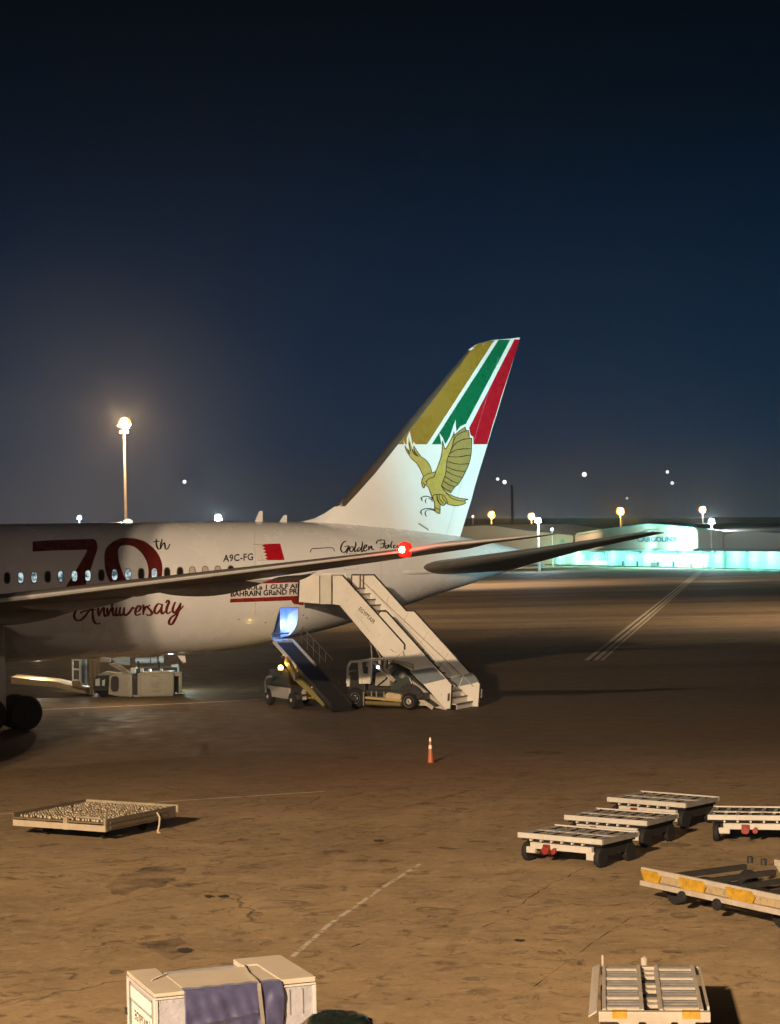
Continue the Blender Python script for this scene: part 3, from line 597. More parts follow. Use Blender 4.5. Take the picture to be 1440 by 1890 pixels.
# ---- lifting surfaces
def foil(n=14, t=.12):
    up = []; lo = []
    for i in range(n + 1):
        s = (1 - math.cos(math.pi * i / n)) / 2; y = naca(s, t); cam_ = .018 * (1 - (2 * s - 1) ** 2)
        up.append((s, y + cam_)); lo.append((s, -y + cam_))
    return up[::-1] + lo[1:]
def loft(name, secs, m, parent, sel=None, grow=1.0, side=-1, smooth=True, inc=0.0):
    """secs: (span, xLE, chord, z, thickness ratio)"""
    vs = []; n = None
    for b, xl, ch, z, tr in secs:
        prof = foil(14, tr)
        if sel: prof = [q for q in prof if q[0] <= sel]
        n = len(prof)
        for s, y in prof:
            yy = y * ch * grow; xx = s * ch * (1 if not sel else 1) - (.012 if sel else 0)
            vs.append((xl + xx, side * b, z + yy - xx * math.tan(inc)))
    fs = [(j * n + i, j * n + i + 1, (j + 1) * n + i + 1, (j + 1) * n + i) for j in range(len(secs) - 1) for i in range(n - 1)]
    if not sel: fs += [tuple(range(n)), tuple(range((len(secs) - 1) * n, len(secs) * n))[::-1]]
    return MB().add(vs, fs).build(name, m, parent, smooth=smooth)
WZ = lambda b: 4.10 + max(0, b - 3) * .1045 + max(0, b - 3) ** 2 * .00018
def WLE(b): return -23.75 - (27.5 - b) * .665
def WCH(b): return (2.45 + (27.5 - b) * .285) if b > 10 else (2.45 + 17.5 * .285) + (10 - b) * .62
WS = [(b, WLE(b), WCH(b), WZ(b), .10 if b < 10 else .072) for b in (2, 4, 7, 10, 13, 16, 19, 22, 25, 26.6, 27.5)] + [(28.2, -22.95, 2.0, 6.93, .09), (28.9, -21.85, 1.45, 7.03, .08), (29.5, -20.75, .9, 7.13, .07), (29.95, -19.85, .35, 7.22, .06)]
for sd, nm_ in ((-1, 'port wing seen edge on, light leading edge over a dark underside'), (1, None)):
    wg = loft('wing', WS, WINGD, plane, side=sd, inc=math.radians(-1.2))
    loft('slat', WS[:11], SLAT, wg, sel=.045, grow=1.02, side=sd, inc=math.radians(-1.2))
    loft('wing_tip_edge', WS[10:], SLAT, wg, sel=.2, grow=1.03, side=sd, inc=math.radians(-1.2))
    for b, L, r, out in ((13.0, 4.6, .20, .6), (18.3, 4.4, .22, 1.25), (20.8, 1.8, .08, .8), (8.5, 5.6, .26, 1.5)):
        te = WLE(b) + WCH(b) + out; zz = WZ(b) - WCH(b) * .03 + (.16 if b < 15 else .04); vs = []; N = 20; K = 18
        for j in range(N + 1):
            t = j / N; rr = r * max(.02, (math.sin(math.pi * min(1, t * 1.15)) ** .6 if t < .43 else (1 - ((t - .43) / .57) ** 1.7)))
            cz = zz + .25 * (t - .5) * .2 + (.22 if t > .5 else 0) * ((t - .5) * 2) ** 2
            vs += [(te - L + L * t, sd * b + rr * .75 * math.sin(2 * math.pi * i / K), cz + rr * 1.25 * math.cos(2 * math.pi * i / K)) for i in range(K)]
        fs = [(j * K + i, j * K + (i + 1) % K, (j + 1) * K + (i + 1) % K, (j + 1) * K + i) for j in range(N) for i in range(K)] + [tuple(range(K)), tuple(range(N * K, N * K + K))]
        MB().add(vs, fs).build('flap_fairing', WINGG, wg, smooth=True)
    col = (1, .02, .01) if sd < 0 else (.02, 1, .1)
    q = (WLE(27.5) + .05, sd * 27.5, WZ(27.5) + .06)
    if sd < 0:
        MB().lathe([(0, -.10), (.07, -.08), (.11, 0), (.07, .09), (0, .11)], (q[0] - .06, q[1] - .02, q[2])).build('navigation_light', glow('nav_core', (1, .55, .25), 18), wg, smooth=True)
        MB().lathe([(0, -.26), (.17, -.2), (.26, 0), (.17, .2), (0, .26)], (q[0] + .12, q[1] + .10, q[2])).build('navigation_lens', glow('nav_red', (1, .012, .006), 1.5), wg, smooth=True)  # oversized glowing lens, also stands in for the red halo
        lamp('navigation_lamp', AF.o + AF.x * (q[0] - .35) + AF.y * (q[1] - .35) + Vector((0, 0, q[2] + .12)), 140, (1, .02, .01), .08)
        tag(wg, nm_)
ra = AF.px(773, 1051, -1.9); rb = AF.px(930, 1056, -1.5); ta = AF.px(1168, 986.5, -9.2); tb = AF.px(1202, 983.5, -9.85)
HS = [(1.0, ra.x - .75, rb.x - ra.x + 1.3, ra.z - .12, .115), (1.9, ra.x, rb.x - ra.x + .75, ra.z + .02, .11), (5.5, (ra.x * 3.7 + ta.x * 3.6) / 7.3, 3.15, (ra.z * 3.7 + ta.z * 3.6) / 7.3, .10), (9.2, ta.x, 1.45, ta.z, .09), (9.6, ta.x + .55, .95, ta.z + .05, .08), (9.85, tb.x - .15, .3, tb.z, .06)]
for sd in (-1, 1):
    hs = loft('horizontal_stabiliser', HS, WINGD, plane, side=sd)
    loft('leading_edge', HS[1:], mat('stab_edge_metal', (.22, .19, .16), .4, .6), hs, sel=.05, grow=1.02, side=sd)
# root fairing of the stabiliser
vs = []; K = 16; N = 14; c0 = AF.px(750, 1056, -1.95)
for j in range(N + 1):
    t = j / N; x = c0.x - .72 + t * 5.2; rr = .17 + .0 * t; rr *= math.sqrt(max(0, 1 - (1 - min(1, t / .25)) ** 2)) * (1 if t < .6 else max(.05, 1 - (t - .6) / .45)); yb = fus_y(x, c0.z + .12 * t)[0]
    vs += [(x, yb + .08 - rr * .9 * math.sin(2 * math.pi * i / K), c0.z + .1 * t + rr * 1.0 * math.cos(2 * math.pi * i / K)) for i in range(K)]
fs = [(j * K + i, j * K + (i + 1) % K, (j + 1) * K + (i + 1) % K, (j + 1) * K + i) for j in range(N) for i in range(K)] + [tuple(range(K)), tuple(range(N * K, N * K + K))]
MB().add(vs, fs).build('stabiliser_root_fairing', PAINT, plane, smooth=True)
# ---- wing to body fairing, landing gear and engines (left of the photograph's edge)
vs = []; K = 32; N = 22
for j in range(N + 1):
    t = j / N; x = -45 + 18.5 * t; e_ = math.sin(math.pi * t) ** .5; w = .6 + 2.75 * e_; h = .3 + 1.55 * e_; c_ = 3.35
    vs += [(x, w * math.sin(2 * math.pi * i / K), c_ + h * math.cos(2 * math.pi * i / K)) for i in range(K)]
fs = [(j * K + i, j * K + (i + 1) % K, (j + 1) * K + (i + 1) % K, (j + 1) * K + i) for j in range(N) for i in range(K)] + [tuple(range(K)), tuple(range(N * K, N * K + K))]
MB().add(vs, fs).build('belly_fairing', PAINT, plane, smooth=True)
for sd in (-1, 1):
    gx = -28.6; gy = sd * 4.9
    gr = MB().tube((gx, gy, 4.2), (gx, gy, .75), .16, n=14).beam((gx - .8, gy, .72), (gx + .8, gy, .72), .22).tube((gx, gy, 2.2), (gx - 1.4, gy - sd * .6, 4.0), .07).build('landing_gear', WSTEEL, plane)
    for dx in (-.74, .74):
        for dy in (-.55, .55):
            wl_ = MB().lathe([(.3, -.24), (.62, -.24), (.68, -.15), (.68, .15), (.62, .24), (.3, .24)], (gx + dx, gy + dy, .68), axis='y', n=28).build('wheel', RUB, gr, smooth=True)
    MB().lathe([(1.3, -2.3), (1.55, -2.2), (1.72, -1.2), (1.70, 0), (1.45, 1.6), (1.0, 2.7), (.5, 3.6), (.1, 4.0)], (-40.6, sd * 9.9, 3.0), axis='x', n=40).build('engine', PAINT, plane, smooth=True)
gr = MB().tube((-56, 0, 3), (-56, 0, .55), .12).build('nose_gear', WSTEEL, plane)
for dy in (-.28, .28): MB().lathe([(.2, -.15), (.46, -.15), (.5, 0), (.46, .15), (.2, .15)], (-56, dy, .5), axis='y', n=24).build('wheel', RUB, gr, smooth=True)
# ================================================================== PASSENGER STAIRS ON A TRUCK
ST = Frame(gnd(833, 1311), math.radians(-28)); st = frame_empty('stair_truck', ST, 'cream passenger stairs mounted on an open cab truck below the tail', 'stair truck')
WD = 1.66
def pxprism(fr, name, pts, ly, th, m, parent, bevel=0, **k):
    return MB().prism([fr.px(x, y, ly) for x, y in pts], (0, th, 0)).build(name, m, parent, bevel=bevel, **k)
def bars(fr, name, segs, ly, w, m, parent, th=None, off=0):
    b = MB()
    for s_ in segs:
        for p, q in zip(s_, s_[1:]): b.beam(fr.px(*p, ly), fr.px(*q, ly), w, th or w)
    return b.build(name, m, parent)
up_ = pxprism(ST, 'upper_side_panel', [(613, 1062), (633, 1062), (747, 1189), (747, 1199), (722, 1222), (708, 1213), (627, 1117), (613, 1115)], -.05, .05, STP, st)
lo_ = pxprism(ST, 'lower_side_panel', [(699, 1132), (703, 1128.5), (714, 1129), (835, 1263), (832, 1308), (822, 1308), (758, 1237), (716, 1215)], .02, .05, STP, st)
pxprism(ST, 'grey_band', [(755, 1238.5), (801, 1231.5), (823, 1253), (786, 1262), (779, 1262)], .012, .006, STBLUE, lo_)
fs_ = pxprism(ST, 'far_side_panel', [(648, 1062), (691, 1061.5), (751, 1128), (765, 1128), (887, 1262), (884, 1304), (868, 1304), (770, 1205), (690, 1128), (646, 1126)], WD, .05, STP, st)
pxprism(ST, 'grey_band', [(833, 1252), (872, 1241), (884, 1258), (872, 1262), (840, 1268)], WD - .008, .006, STBLUE, fs_)
bars(ST, 'hand_rail', [[(633, 1062), (747, 1189), (747, 1199)]], -.03, .055, CORR, up_); bars(ST, 'hand_rail', [[(613, 1061.5), (633, 1061.5)]], -.03, .04, CORR, up_)
bars(ST, 'hand_rail', [[(699, 1132), (703, 1128), (714, 1128.5), (835, 1263), (832.5, 1308)]], .045, .055, CORR, lo_)
bars(ST, 'hand_rail', [[(648, 1112), (650, 1061), (691, 1061), (751, 1127.5), (765, 1127.5), (887, 1262), (884, 1304)]], WD + .02, .055, CORR, fs_)
bars(ST, 'stiffener', [[(752, 1132), (744, 1152)], [(790, 1167), (777, 1187)], [(827, 1206), (814, 1229)], [(857, 1243), (848, 1266)], [(718, 1100), (712, 1117)], [(688, 1087), (704, 1108), (740, 1146), (800, 1210), (840, 1250)]], WD - .02, .03, mat('panel_rib', (.62, .57, .46), .5), fs_)
bars(ST, 'gate_post', [[(665, 1062), (664, 1104)], [(671, 1062), (670, 1112)]], WD - .1, .04, mat('gate_brown', (.14, .08, .035), .5), fs_)
A_ = ST.px(835, 1263, 0); B_ = ST.px(633, 1062, 0); NST = 21
foot = Vector((A_.x + .12, 0, .26)); topz = B_.z - .58
for k in range(NST):
    t = k / (NST - 1); x = foot.x + (B_.x + .15 - foot.x) * t; z = foot.z + (topz - foot.z) * t
    dz = (topz - foot.z) / (NST - 1); dx = (B_.x - foot.x) / (NST - 1)
    sp = MB().box((x + dx * 1.0, .10, z - .035), (x, WD - .03, z)).box((x + .0, .12, z - dz * .98), (x - .02, WD - .05, z - .038)).build('step', STP, st)
    box('nosing', (x - .02, .10, z - .045), (x + .045, WD - .03, z + .004), mat('nosing_dark', (.13, .085, .05), .5), sp)
# landing at the cabin door with folding guards
pl_ = MB().box((B_.x - 1.9, .06, topz - .16), (B_.x + .05, WD, topz)).build('landing', DGALV, st, bevel=.01)
g1 = pxprism(ST, 'landing_guard', [(553, 1063), (589, 1061.5), (589, 1114), (551, 1111)], -.22, .05, STP, st)
g2 = pxprism(ST, 'landing_guard', [(591, 1061.5), (612, 1061.5), (612, 1115), (590.5, 1115)], -.12, .04, mat('guard_pale', (.58, .56, .47), .5, var=.1), st)
bars(ST, 'hinge', [[(590, 1063), (590, 1114)], [(612.5, 1062), (612.5, 1114)]], -.16, .035, CORR, g2)
pxprism(ST, 'landing_guard', [(560, 1060), (600, 1058), (640, 1058), (640, 1106), (560, 1106)], WD, .04, STP, st)
bars(ST, 'bumper', [[(553, 1063), (551, 1112)]], -.2, .07, RUB, st)
for lx, ly_ in ((ST.px(594, 1116).x, .2), (ST.px(604, 1116).x, .2)): MB().tube((lx, .15, topz - .3), (lx, .35, topz - .3), .1).build('roller', RUB, st)
bars(ST, 'top_lamp', [[(568, 1060.5), (583, 1060)]], .3, .07, mat('lamp_clear', (.8, .78, .74), .2), st)
b = MB()
for q in ([(733, 1262), (800, 1307)], [(742, 1246), (826, 1308)]): b.beam(ST.px(*q[0], .12), ST.px(*q[1], .12), .1, .16); b.beam(ST.px(*q[0], WD - .2), ST.px(*q[1], WD - .2), .1, .16)
b.build('under_frame', mat('frame_cream', (.46, .42, .34), .5, var=.15, dirt=.2), st)
b = MB(); p0, p1 = ST.px(636, 1130, .2), ST.px(812, 1306, .2)
b.prism([p0, p0 + Vector((.2, 0, -.02)), p1 + Vector((.1, 0, .1)), p1 - Vector((.25, 0, 0))], (0, 1.2, 0)); b.build('underside_panel', DARK, st)
bars(ST, 'hydraulic_pipe', [[(716, 1217), (734, 1221), (752, 1223), (762, 1227), (764, 1236)], [(717, 1221), (745, 1226), (758, 1232)]], -.12, .035, mat('brass_pipe', (.60, .47, .16), .3, .6), st)
bars(ST, 'support_leg', [[(685, 1182), (687, 1216)], [(688, 1185), (705, 1218)]], .4, .05, DGALV, st); MB().lathe([(0, -.08), (.08, 0), (0, .08)], ST.px(684, 1187, .3)).build('pivot', DGALV, st)
lettering('lettering', 'EGYPTAIR', (661.5, 1125.5), (689.5, 1152), 7.2, mat('lettering_brown', (.07, .05, .03), .5), up_, lambda x, y, e: ST.px(x, y, -.05) + Vector((0, -e, 0)), .008, bold=.012, upv=(.62, -.78), step=0)
strokes('worn_scuff', [[(659, 1135), (676, 1158), (684, 1167)], [(662, 1139), (680, 1158)]], .5, mat('scuff', (.42, .37, .28), .6), up_, lambda x, y, e: ST.px(x, y, -.05) + Vector((0, -e, 0)), .006)
strokes('scuff', [[(721, 1198), (727, 1203)], [(745, 1202), (746, 1212)]], 1.2, mat('rust_brown', (.12, .06, .03), .6), up_, lambda x, y, e: ST.px(x, y, -.05) + Vector((0, -e, 0)), .006)
pxprism(ST, 'reflector', [(826.5, 1281), (830.5, 1278.5), (830, 1293), (826, 1295)], .005, .01, mat('reflector_brown', (.10, .055, .03), .3), lo_)
bars(ST, 'tail_lamp', [[(889, 1272), (888.5, 1288)]], WD + .15, .07, DGALV, st)
for ly_ in (.09, WD - .06): MB().path([Vector((foot.x + .1, ly_, foot.z + .62)), Vector((B_.x - .1, ly_, topz + .44))], .02).build('inner_rail', DGALV, st)
for k, q_ in enumerate(((640, 1108), (668, 1140), (700, 1172), (730, 1204), (760, 1232), (790, 1256), (815, 1282))): MB().lathe([(0, 0), (.022, 0), (.018, -.012), (0, -.015)], ST.px(q_[0], q_[1], -.055 if q_[0] < 735 else .015), axis='y', n=8).build('bolt_head', DGALV, lo_)
# truck
TY = -.28
chs = MB(); c0 = ST.px(640, 1285, TY); c1 = ST.px(775, 1290, TY)
chs.box((c0.x, TY + .25, .42), (c1.x + .3, TY + .45, .72)).box((c0.x, 1.0, .42), (c1.x + .3, 1.2, .72)).box((c0.x + .1, TY + .1, .62), (c1.x - .1, 1.3, .80)).box((ST.px(664, 1280, TY).x, TY + .35, .5), (ST.px(742, 1280, TY).x, 1.2, 1.15))
chs.build('chassis', DARK, st, bevel=.02)
for px, py in ((656, 1288.5), (754.5, 1295)):
    for ly_ in (TY, 1.15):
        c = ST.px(px, py, TY); r = max(.38, c.z)
        r = c.z if .3 < c.z < .6 else .42
        tyre = MB().lathe([(.22, -.02), (r - .05, -.02), (r, .05), (r, .22), (r - .05, .28), (.22, .28)], (c.x, ly_, r), axis='y', n=28).build('wheel', RUB, st, smooth=True)
        MB().lathe([(.0, -.0), (.07, -.05), (.12, -.03), (.16, .02), (.21, .0), (.235, -.03), (.24, .05), (0, .06)], (c.x, ly_ if ly_ < 0 else ly_ + .26, r), axis='y', n=20).build('rim', mat('rim_cream', (.45, .41, .34), .45, .2, dirt=.3), tyre, smooth=True)
CABW = mat('cab_white', (.68, .63, .54), .5, var=.12, dirt=.3)
b = MB()
for ly_ in (TY + .02, TY + 1.75):
    for s_ in ([(641, 1262), (642, 1231), (647, 1221.5), (664, 1220.5), (668, 1241), (670, 1262)], [(684, 1216), (682, 1262)], [(666, 1221), (684, 1218.5), (712, 1217)]):
        for p, q in zip(s_, s_[1:]): b.beam(ST.px(*p, TY) + Vector((0, ly_ - TY, 0)), ST.px(*q, TY) + Vector((0, ly_ - TY, 0)), .07, .09)
for q in ((647, 1221.5), (664, 1220.5), (642, 1240)): p = ST.px(*q, TY); b.beam(p + Vector((0, .02, 0)), p + Vector((0, 1.75, 0)), .06)
cab = b.build('cab_frame', CABW, st)
bars(ST, 'door_post', [[(664.5, 1222), (667, 1262)], [(684, 1217), (682, 1258)]], TY - .01, .14, CABW, cab)
p = ST.px(641, 1262, TY); q = ST.px(684, 1262, TY); zt = ST.px(655, 1254, TY).z
MB().box((p.x, TY + .05, .75), (q.x - .3, TY + 1.7, zt)).build('cab_body', DARK, cab, bevel=.04)
pxprism(ST, 'cab_panel', [(669, 1244), (682, 1243.5), (681, 1262), (670, 1262)], TY, .06, CABW, cab)
pxprism(ST, 'cab_panel', [(641, 1247), (646, 1247), (645, 1267), (640, 1267)], TY, .06, CABW, cab)
p = ST.px(655, 1252, TY); MB().box((p.x - .15, TY + .5, p.z - .5), (p.x + .3, TY + 1.0, p.z)).box((p.x + .2, TY + .5, p.z - .1), (p.x + .32, TY + 1.0, p.z + .45)).build('seat', mat('seat_vinyl', (.10, .09, .07), .6), cab, bevel=.04)
p = ST.px(647, 1250, TY); MB().tube(p + Vector((0, .75, .0)), p + Vector((.12, .75, .25)), .02).lathe([(.17, -.015), (.2, 0), (.17, .015), (.15, 0)], p + Vector((.12, .75, .26)), n=20).build('steering_wheel', DARK, cab)
pxprism(ST, 'fuel_tank', [(691, 1266), (693, 1243), (700, 1237.5), (716, 1238), (719, 1252), (719, 1267)], TY + .12, .9, mat('tank_beige', (.36, .32, .25), .5, dirt=.2), st, bevel=.05)
bars(ST, 'lift_arm', [[(686, 1218), (707, 1240), (728, 1257)], [(712, 1217), (710, 1232), (717, 1243)], [(724, 1229), (716, 1236), (720, 1247), (729, 1257)]], TY + .05, .10, mat('frame_cream', (.46, .42, .34)), st)
bars(ST, 'hose', [[(698, 1265), (712, 1254), (716, 1248)], [(690, 1262), (687, 1255), (692, 1241), (703, 1239)]], TY + .05, .05, RUB, st)
pxprism(ST, 'engine_cover', [(719, 1266), (722, 1246), (727, 1236), (741, 1236), (757, 1250), (764, 1268), (764, 1280), (719, 1280)], TY + .3, 1.1, mat('engine_green', (.045, .06, .05), .4, dirt=.3), st, bevel=.06)
MB().lathe([(0, -.05), (.13, -.03), (.15, .0), (.15, .5), (0, .52)], ST.px(737, 1247, TY) + Vector((0, .25, 0)), axis='y').build('air_filter', DGALV, st, smooth=True)
pxprism(ST, 'side_step', [(674, 1285.5), (741, 1291), (741, 1295.5), (674, 1290)], TY - .05, .3, mat('step_ochre', (.42, .31, .12), .5, dirt=.3), st)
pxprism(ST, 'battery_box', [(711, 1282), (716, 1278), (737, 1281), (741, 1284), (739, 1291), (711, 1289)], TY - .02, .4, mat('box_ochre', (.50, .40, .24), .5, dirt=.3), st, bevel=.02)
MB().tube(ST.px(676, 1297, TY), ST.px(741, 1300, TY), .10).build('air_tank', mat('tank_olive', (.16, .13, .06), .4), st, smooth=True)
for q_ in ([(671.5, 1277), (671.5, 1302)], [(686, 1276), (686.5, 1286)], [(695, 1276), (695.5, 1286)], [(709, 1277), (709.5, 1288)]): bars(ST, 'jack', [q_], TY - .1, .05, DGALV, st)
fb = MB(); c = ST.px(754.5, 1295, TY)
for k in range(9):
    t0 = math.radians(10 + 18 * k); t1 = math.radians(10 + 18 * (k + 1)); fb.beam((c.x + .52 * math.cos(t0), TY + .12, .42 + .52 * math.sin(t0)), (c.x + .52 * math.cos(t1), TY + .12, .42 + .52 * math.sin(t1)), .34, .025, up=(0, 1, 0))
fb.build('mudguard', DARK, st)
MB().lathe([(0, -.06), (.06, -.03), (.075, .02), (0, .05)], ST.px(698, 1231.5, TY) + Vector((0, -.02, 0)), axis='y').build('work_light', glow('work_light', (.72, .75, 1.0), 6), st)
bars(ST, 'stabiliser_arm', [[(765, 1299), (786, 1300), (826, 1308)]], .3, .12, mat('frame_cream', (.46, .42, .34)), st)
# ================================================================== BELT LOADER under the open cargo door
BL = Frame(gnd(545, 1309), math.atan2(-.90, .43)); bl = frame_empty('belt_loader', BL, 'belt loader raised to the blue lit cargo door', 'belt loader')
T = BL.loc(atY(522, 1184, 89.7)); Bq = BL.loc(atY(630, 1303, 84.2)); dvec = (Bq - T); side = Vector((0, 1, 0)); nrm = side.cross(dvec).normalized(); nrm = nrm if nrm.z > 0 else -nrm
hw = .43
b = MB(); b.add([T - side * hw, T + side * hw, Bq + side * hw, Bq - side * hw] + [p - nrm * .22 for p in (T - side * hw, T + side * hw, Bq + side * hw, Bq - side * hw)], [(0, 1, 2, 3), (7, 6, 5, 4), (0, 4, 5, 1), (1, 5, 6, 2), (2, 6, 7, 3), (3, 7, 4, 0)])
belt = b.build('conveyor', mat('belt_black', (.006, .006, .007), .95, var=.2, scale=8), bl)
for s_, nm2 in ((-1, 'left'), (1, 'right')):
    o_ = side * s_ * (hw + .03) + nrm * .03
    MB().beam(T + o_, T.lerp(Bq, .42) + o_, .06, .16).build('side_rail', WSTEEL, belt)
    MB().beam(T.lerp(Bq, .42) + o_, Bq + o_, .06, .16).build('side_rail', DARK, belt)
MB().tube(T - side * hw, T + side * hw, .13, n=16).build('end_roller', DGALV, belt, smooth=True)
b = MB()
for k in range(9): q0 = T.lerp(Bq, .06 + .1 * k) - nrm * .24; b.beam(q0 - side * hw, q0 + side * hw, .07, .05)
b.build('roller_bracket', DGALV, belt)
for k in (.2, .45, .7): q0 = T.lerp(Bq, k) - side * (hw + .07) - nrm * .05; MB().lathe([(0, 0), (.035, 0), (.03, -.02), (0, -.03)], q0, axis='y', n=10).build('marker_light', glow('marker_amber', (1, .5, .1), .5), belt)
# raised guard rail on the far side
b = MB(); off = side * (hw + .35)
for h_ in (.35, .8): b.tube(T.lerp(Bq, .05) + off + Vector((0, 0, h_)), T.lerp(Bq, .68) + off + Vector((0, 0, h_)), .018, n=6)
for k in range(7): p = T.lerp(Bq, .05 + .105 * k) + off; b.tube(p, p + Vector((0, 0, .8)), .018, n=6)
b.build('guard_rail', mat('guard_bronze', (.10, .065, .03), .6, .2), bl)
b = MB(); b.box((-4.2, .0, .42), (.35, 1.9, .62)).box((-.2, 1.0, .35), (1.6, 2.3, .55)); b.build('chassis', DARK, bl, bevel=.02)
MB().box((-3.3, -.03, .38), (-.55, .05, .86)).build('side_body', mat('loader_grey_white', (.30, .28, .26), .45, dirt=.3), bl, bevel=.03)
MB().box((-3.3, .05, .6), (-.6, 1.8, .88)).build('bonnet', DARK, bl, bevel=.03)
MB().prism([(-3.3, .1, .88), (-3.1, .1, 1.62), (-1.2, .1, 1.66), (-.7, .1, .88)], (0, 1.35, 0)).build('operator_cab', mat('cab_brown', (.030, .018, .014), .7), bl, bevel=.05)
for x_ in (-2.95, -.25):
    for y_ in (-.08, 1.6):
        w_ = MB().lathe([(.16, 0), (.32, 0), (.37, .05), (.37, .2), (.32, .25), (.16, .25)], (x_, y_, .37), axis='y', n=26).build('wheel', RUB, bl, smooth=True)
        MB().lathe([(0, -.02), (.06, -.03), (.12, .03), (.17, .0), (.19, .05), (0, .05)], (x_, y_ if y_ < 0 else y_ + .22, .37), axis='y', n=18).build('rim', mat('rim_pale', (.5, .47, .42), .4, .3), w_, smooth=True)
b = MB()
for k in range(30): x_, y_, z_ = random.uniform(-.2, .55), random.uniform(.15, 1.5), random.uniform(.35, .85); s_ = random.uniform(.05, .16); b.box((x_, y_, z_), (x_ + s_, y_ + s_ * 1.3, z_ + s_))
b.build('engine_fittings', mat('fittings_pale', (.55, .50, .40), .4, .3, var=.4, scale=12, dirt=.7), bl)
b = MB()
for k in range(8): b.box((.4 + .02 * k, .45 + k * .13, .45), (.52 + .02 * k, .53 + k * .13, .52))
b.build('bumper_stripe', YEL, bl)
MB().path([BL.px(491, 1278, -.1), BL.px(490, 1258, -.1), BL.px(494, 1250, -.1), BL.px(501, 1249, -.1)], .05).build('mirror_arm', WSTEEL, bl)
# the lift strut, lamp lit yellow
p = BL.loc(atY(529, 1222, 87.4)); q = BL.loc(atY(548, 1252, 86.2))
MB().beam(p + Vector((0, 0, .12)), q, .16, .3).build('lift_strut', YEL, bl); MB().beam(q, BL.loc(atY(600, 1300, 85.2)), .14, .22).build('lift_strut', mat('strut_olive', (.22, .19, .07), .5, dirt=.4), bl)
bc = BL.loc(atY(518, 1232, 87.6)); MB().lathe([(.0, -.1), (.10, -.1), (.11, .02), (.06, .1), (0, .11)], bc, n=16).build('amber_beacon', glow('amber', (1, .68, .16), 9), bl, smooth=True)
MB().tube(bc - Vector((0, 0, .5)), bc - Vector((0, 0, .1)), .03).build('beacon_post', DARK, bl)
lamp('beacon_lamp', BL.o + BL.x * (bc.x + .3) + BL.y * (bc.y + .05) + Vector((0, 0, bc.z + .15)), 14, (1, .62, .08), .06)
# ================================================================== CARGO LOADER under the belly
LO = Frame(gnd(256, 1287), math.radians(3)); lo = frame_empty('cargo_loader', LO, 'low beige cargo loader parked under the belly with a lit white cage', 'cargo loader')
LB = mat('loader_beige', (.44, .38, .29), .5, var=.1, dirt=.3, dirtcol=(.16, .11, .07)); LW = mat('loader_white', (.72, .72, .70), .4, var=.08, dirt=.15); TIMB = mat('deck_edge_ochre', (.58, .42, .24), .6, dirt=.3)
fp = pxprism(LO, 'front_box', [(257, 1242), (321, 1240), (321, 1285), (257, 1286.5)], 0, 1.2, LB, lo, bevel=.03)
outline('box_border', [(259, 1244), (319, 1242), (319, 1283), (259, 1284.5)], .5, mat('edge_line_brown', (.16, .12, .08), .6), True, lambda x, y, e: LO.px(x, y, 0) + Vector((0, -e, 0)), .006, fp)
ln_ = []
for (a, y_, w_) in ((287, 1247.6, 15), (287, 1249, 13), (280, 1255, 7), (298, 1254.6, 9), (288, 1260.5, 20), (290, 1262.5, 24), (284, 1264.5, 15), (288, 1268, 16), (290, 1275, 18), (288, 1277, 12)):
    x_ = a - w_ / 2
    while x_ < a + w_ / 2: d_ = random.uniform(.6, 2.2); ln_.append([(x_, y_), (x_ + d_, y_ - .03)]); x_ += d_ + .8
strokes('worn_marking', ln_, .8, mat('faded_marking', (.22, .18, .13), .6), fp, lambda x, y, e: LO.px(x, y, 0) + Vector((0, -e, 0)), .007, n=1, taper=False)
pxprism(LO, 'corner_post', [(235, 1246), (244, 1245.5), (244, 1285), (235, 1284)], .05, .5, LB, lo, bevel=.01); pxprism(LO, 'corner_post', [(254, 1244), (257, 1244), (257, 1286), (254, 1286)], .05, .5, LB, lo)
pxprism(LO, 'dark_recess', [(244, 1250), (254, 1250), (254, 1283), (244, 1284)], .3, .3, DARK, lo); pxprism(LO, 'lower_beam', [(235, 1283.5), (257, 1283.5), (257, 1287), (235, 1286)], .02, .3, LB, lo)
pxprism(LO, 'corner_post', [(321, 1241), (335, 1241), (335, 1248), (321, 1248)], .15, .5, LB, lo); pxprism(LO, 'corner_post', [(330, 1248), (335.5, 1248), (335.5, 1280), (330, 1280)], .15, .5, LB, lo); pxprism(LO, 'dark_recess', [(321, 1248), (330, 1248), (330, 1279), (321, 1279)], .4, .3, DARK, lo)
bars(LO, 'leg', [[(245, 1284), (245, 1292)], [(320.5, 1281), (320.5, 1288)]], 0, .06, DARK, lo)
# left container side with an arched hatch
pxprism(LO, 'side_body', [(201, 1248), (212, 1245), (226, 1243), (236, 1246), (236, 1286), (220, 1286), (200, 1282)], .6, 1.6, LB, lo, bevel=.04)
pxprism(LO, 'arched_hatch', oval(212, 1262.5, 7.5, 14.5, 18, .6), .57, .04, mat('hatch_dark', (.035, .022, .016), .6), lo)
pxprism(LO, 'machinery_housing', [(176, 1250), (188, 1247), (203, 1247), (203, 1283), (176, 1279)], 1.0, 1.5, DARK, lo, bevel=.05)
pxprism(LO, 'access_panel', [(176, 1254), (184, 1252), (184, 1266), (176, 1266)], .96, .04, LW, lo); pxprism(LO, 'access_panel', [(188.5, 1256), (194, 1254), (193, 1269), (188.5, 1270)], .96, .04, LW, lo)
b = MB()
for pts in ([(201, 1226), (216, 1224), (240, 1244), (233, 1245)], [(180, 1246), (196, 1240), (220, 1243), (226, 1246), (190, 1249)], [(184, 1214), (204, 1216), (202, 1223), (183, 1222)]): b.prism([LO.px(x, y, 1.2) for x, y in pts], (0, .7, 0))
b.build('folded_guard', mat('guard_grey', (.34, .31, .26), .5, dirt=.4), lo)
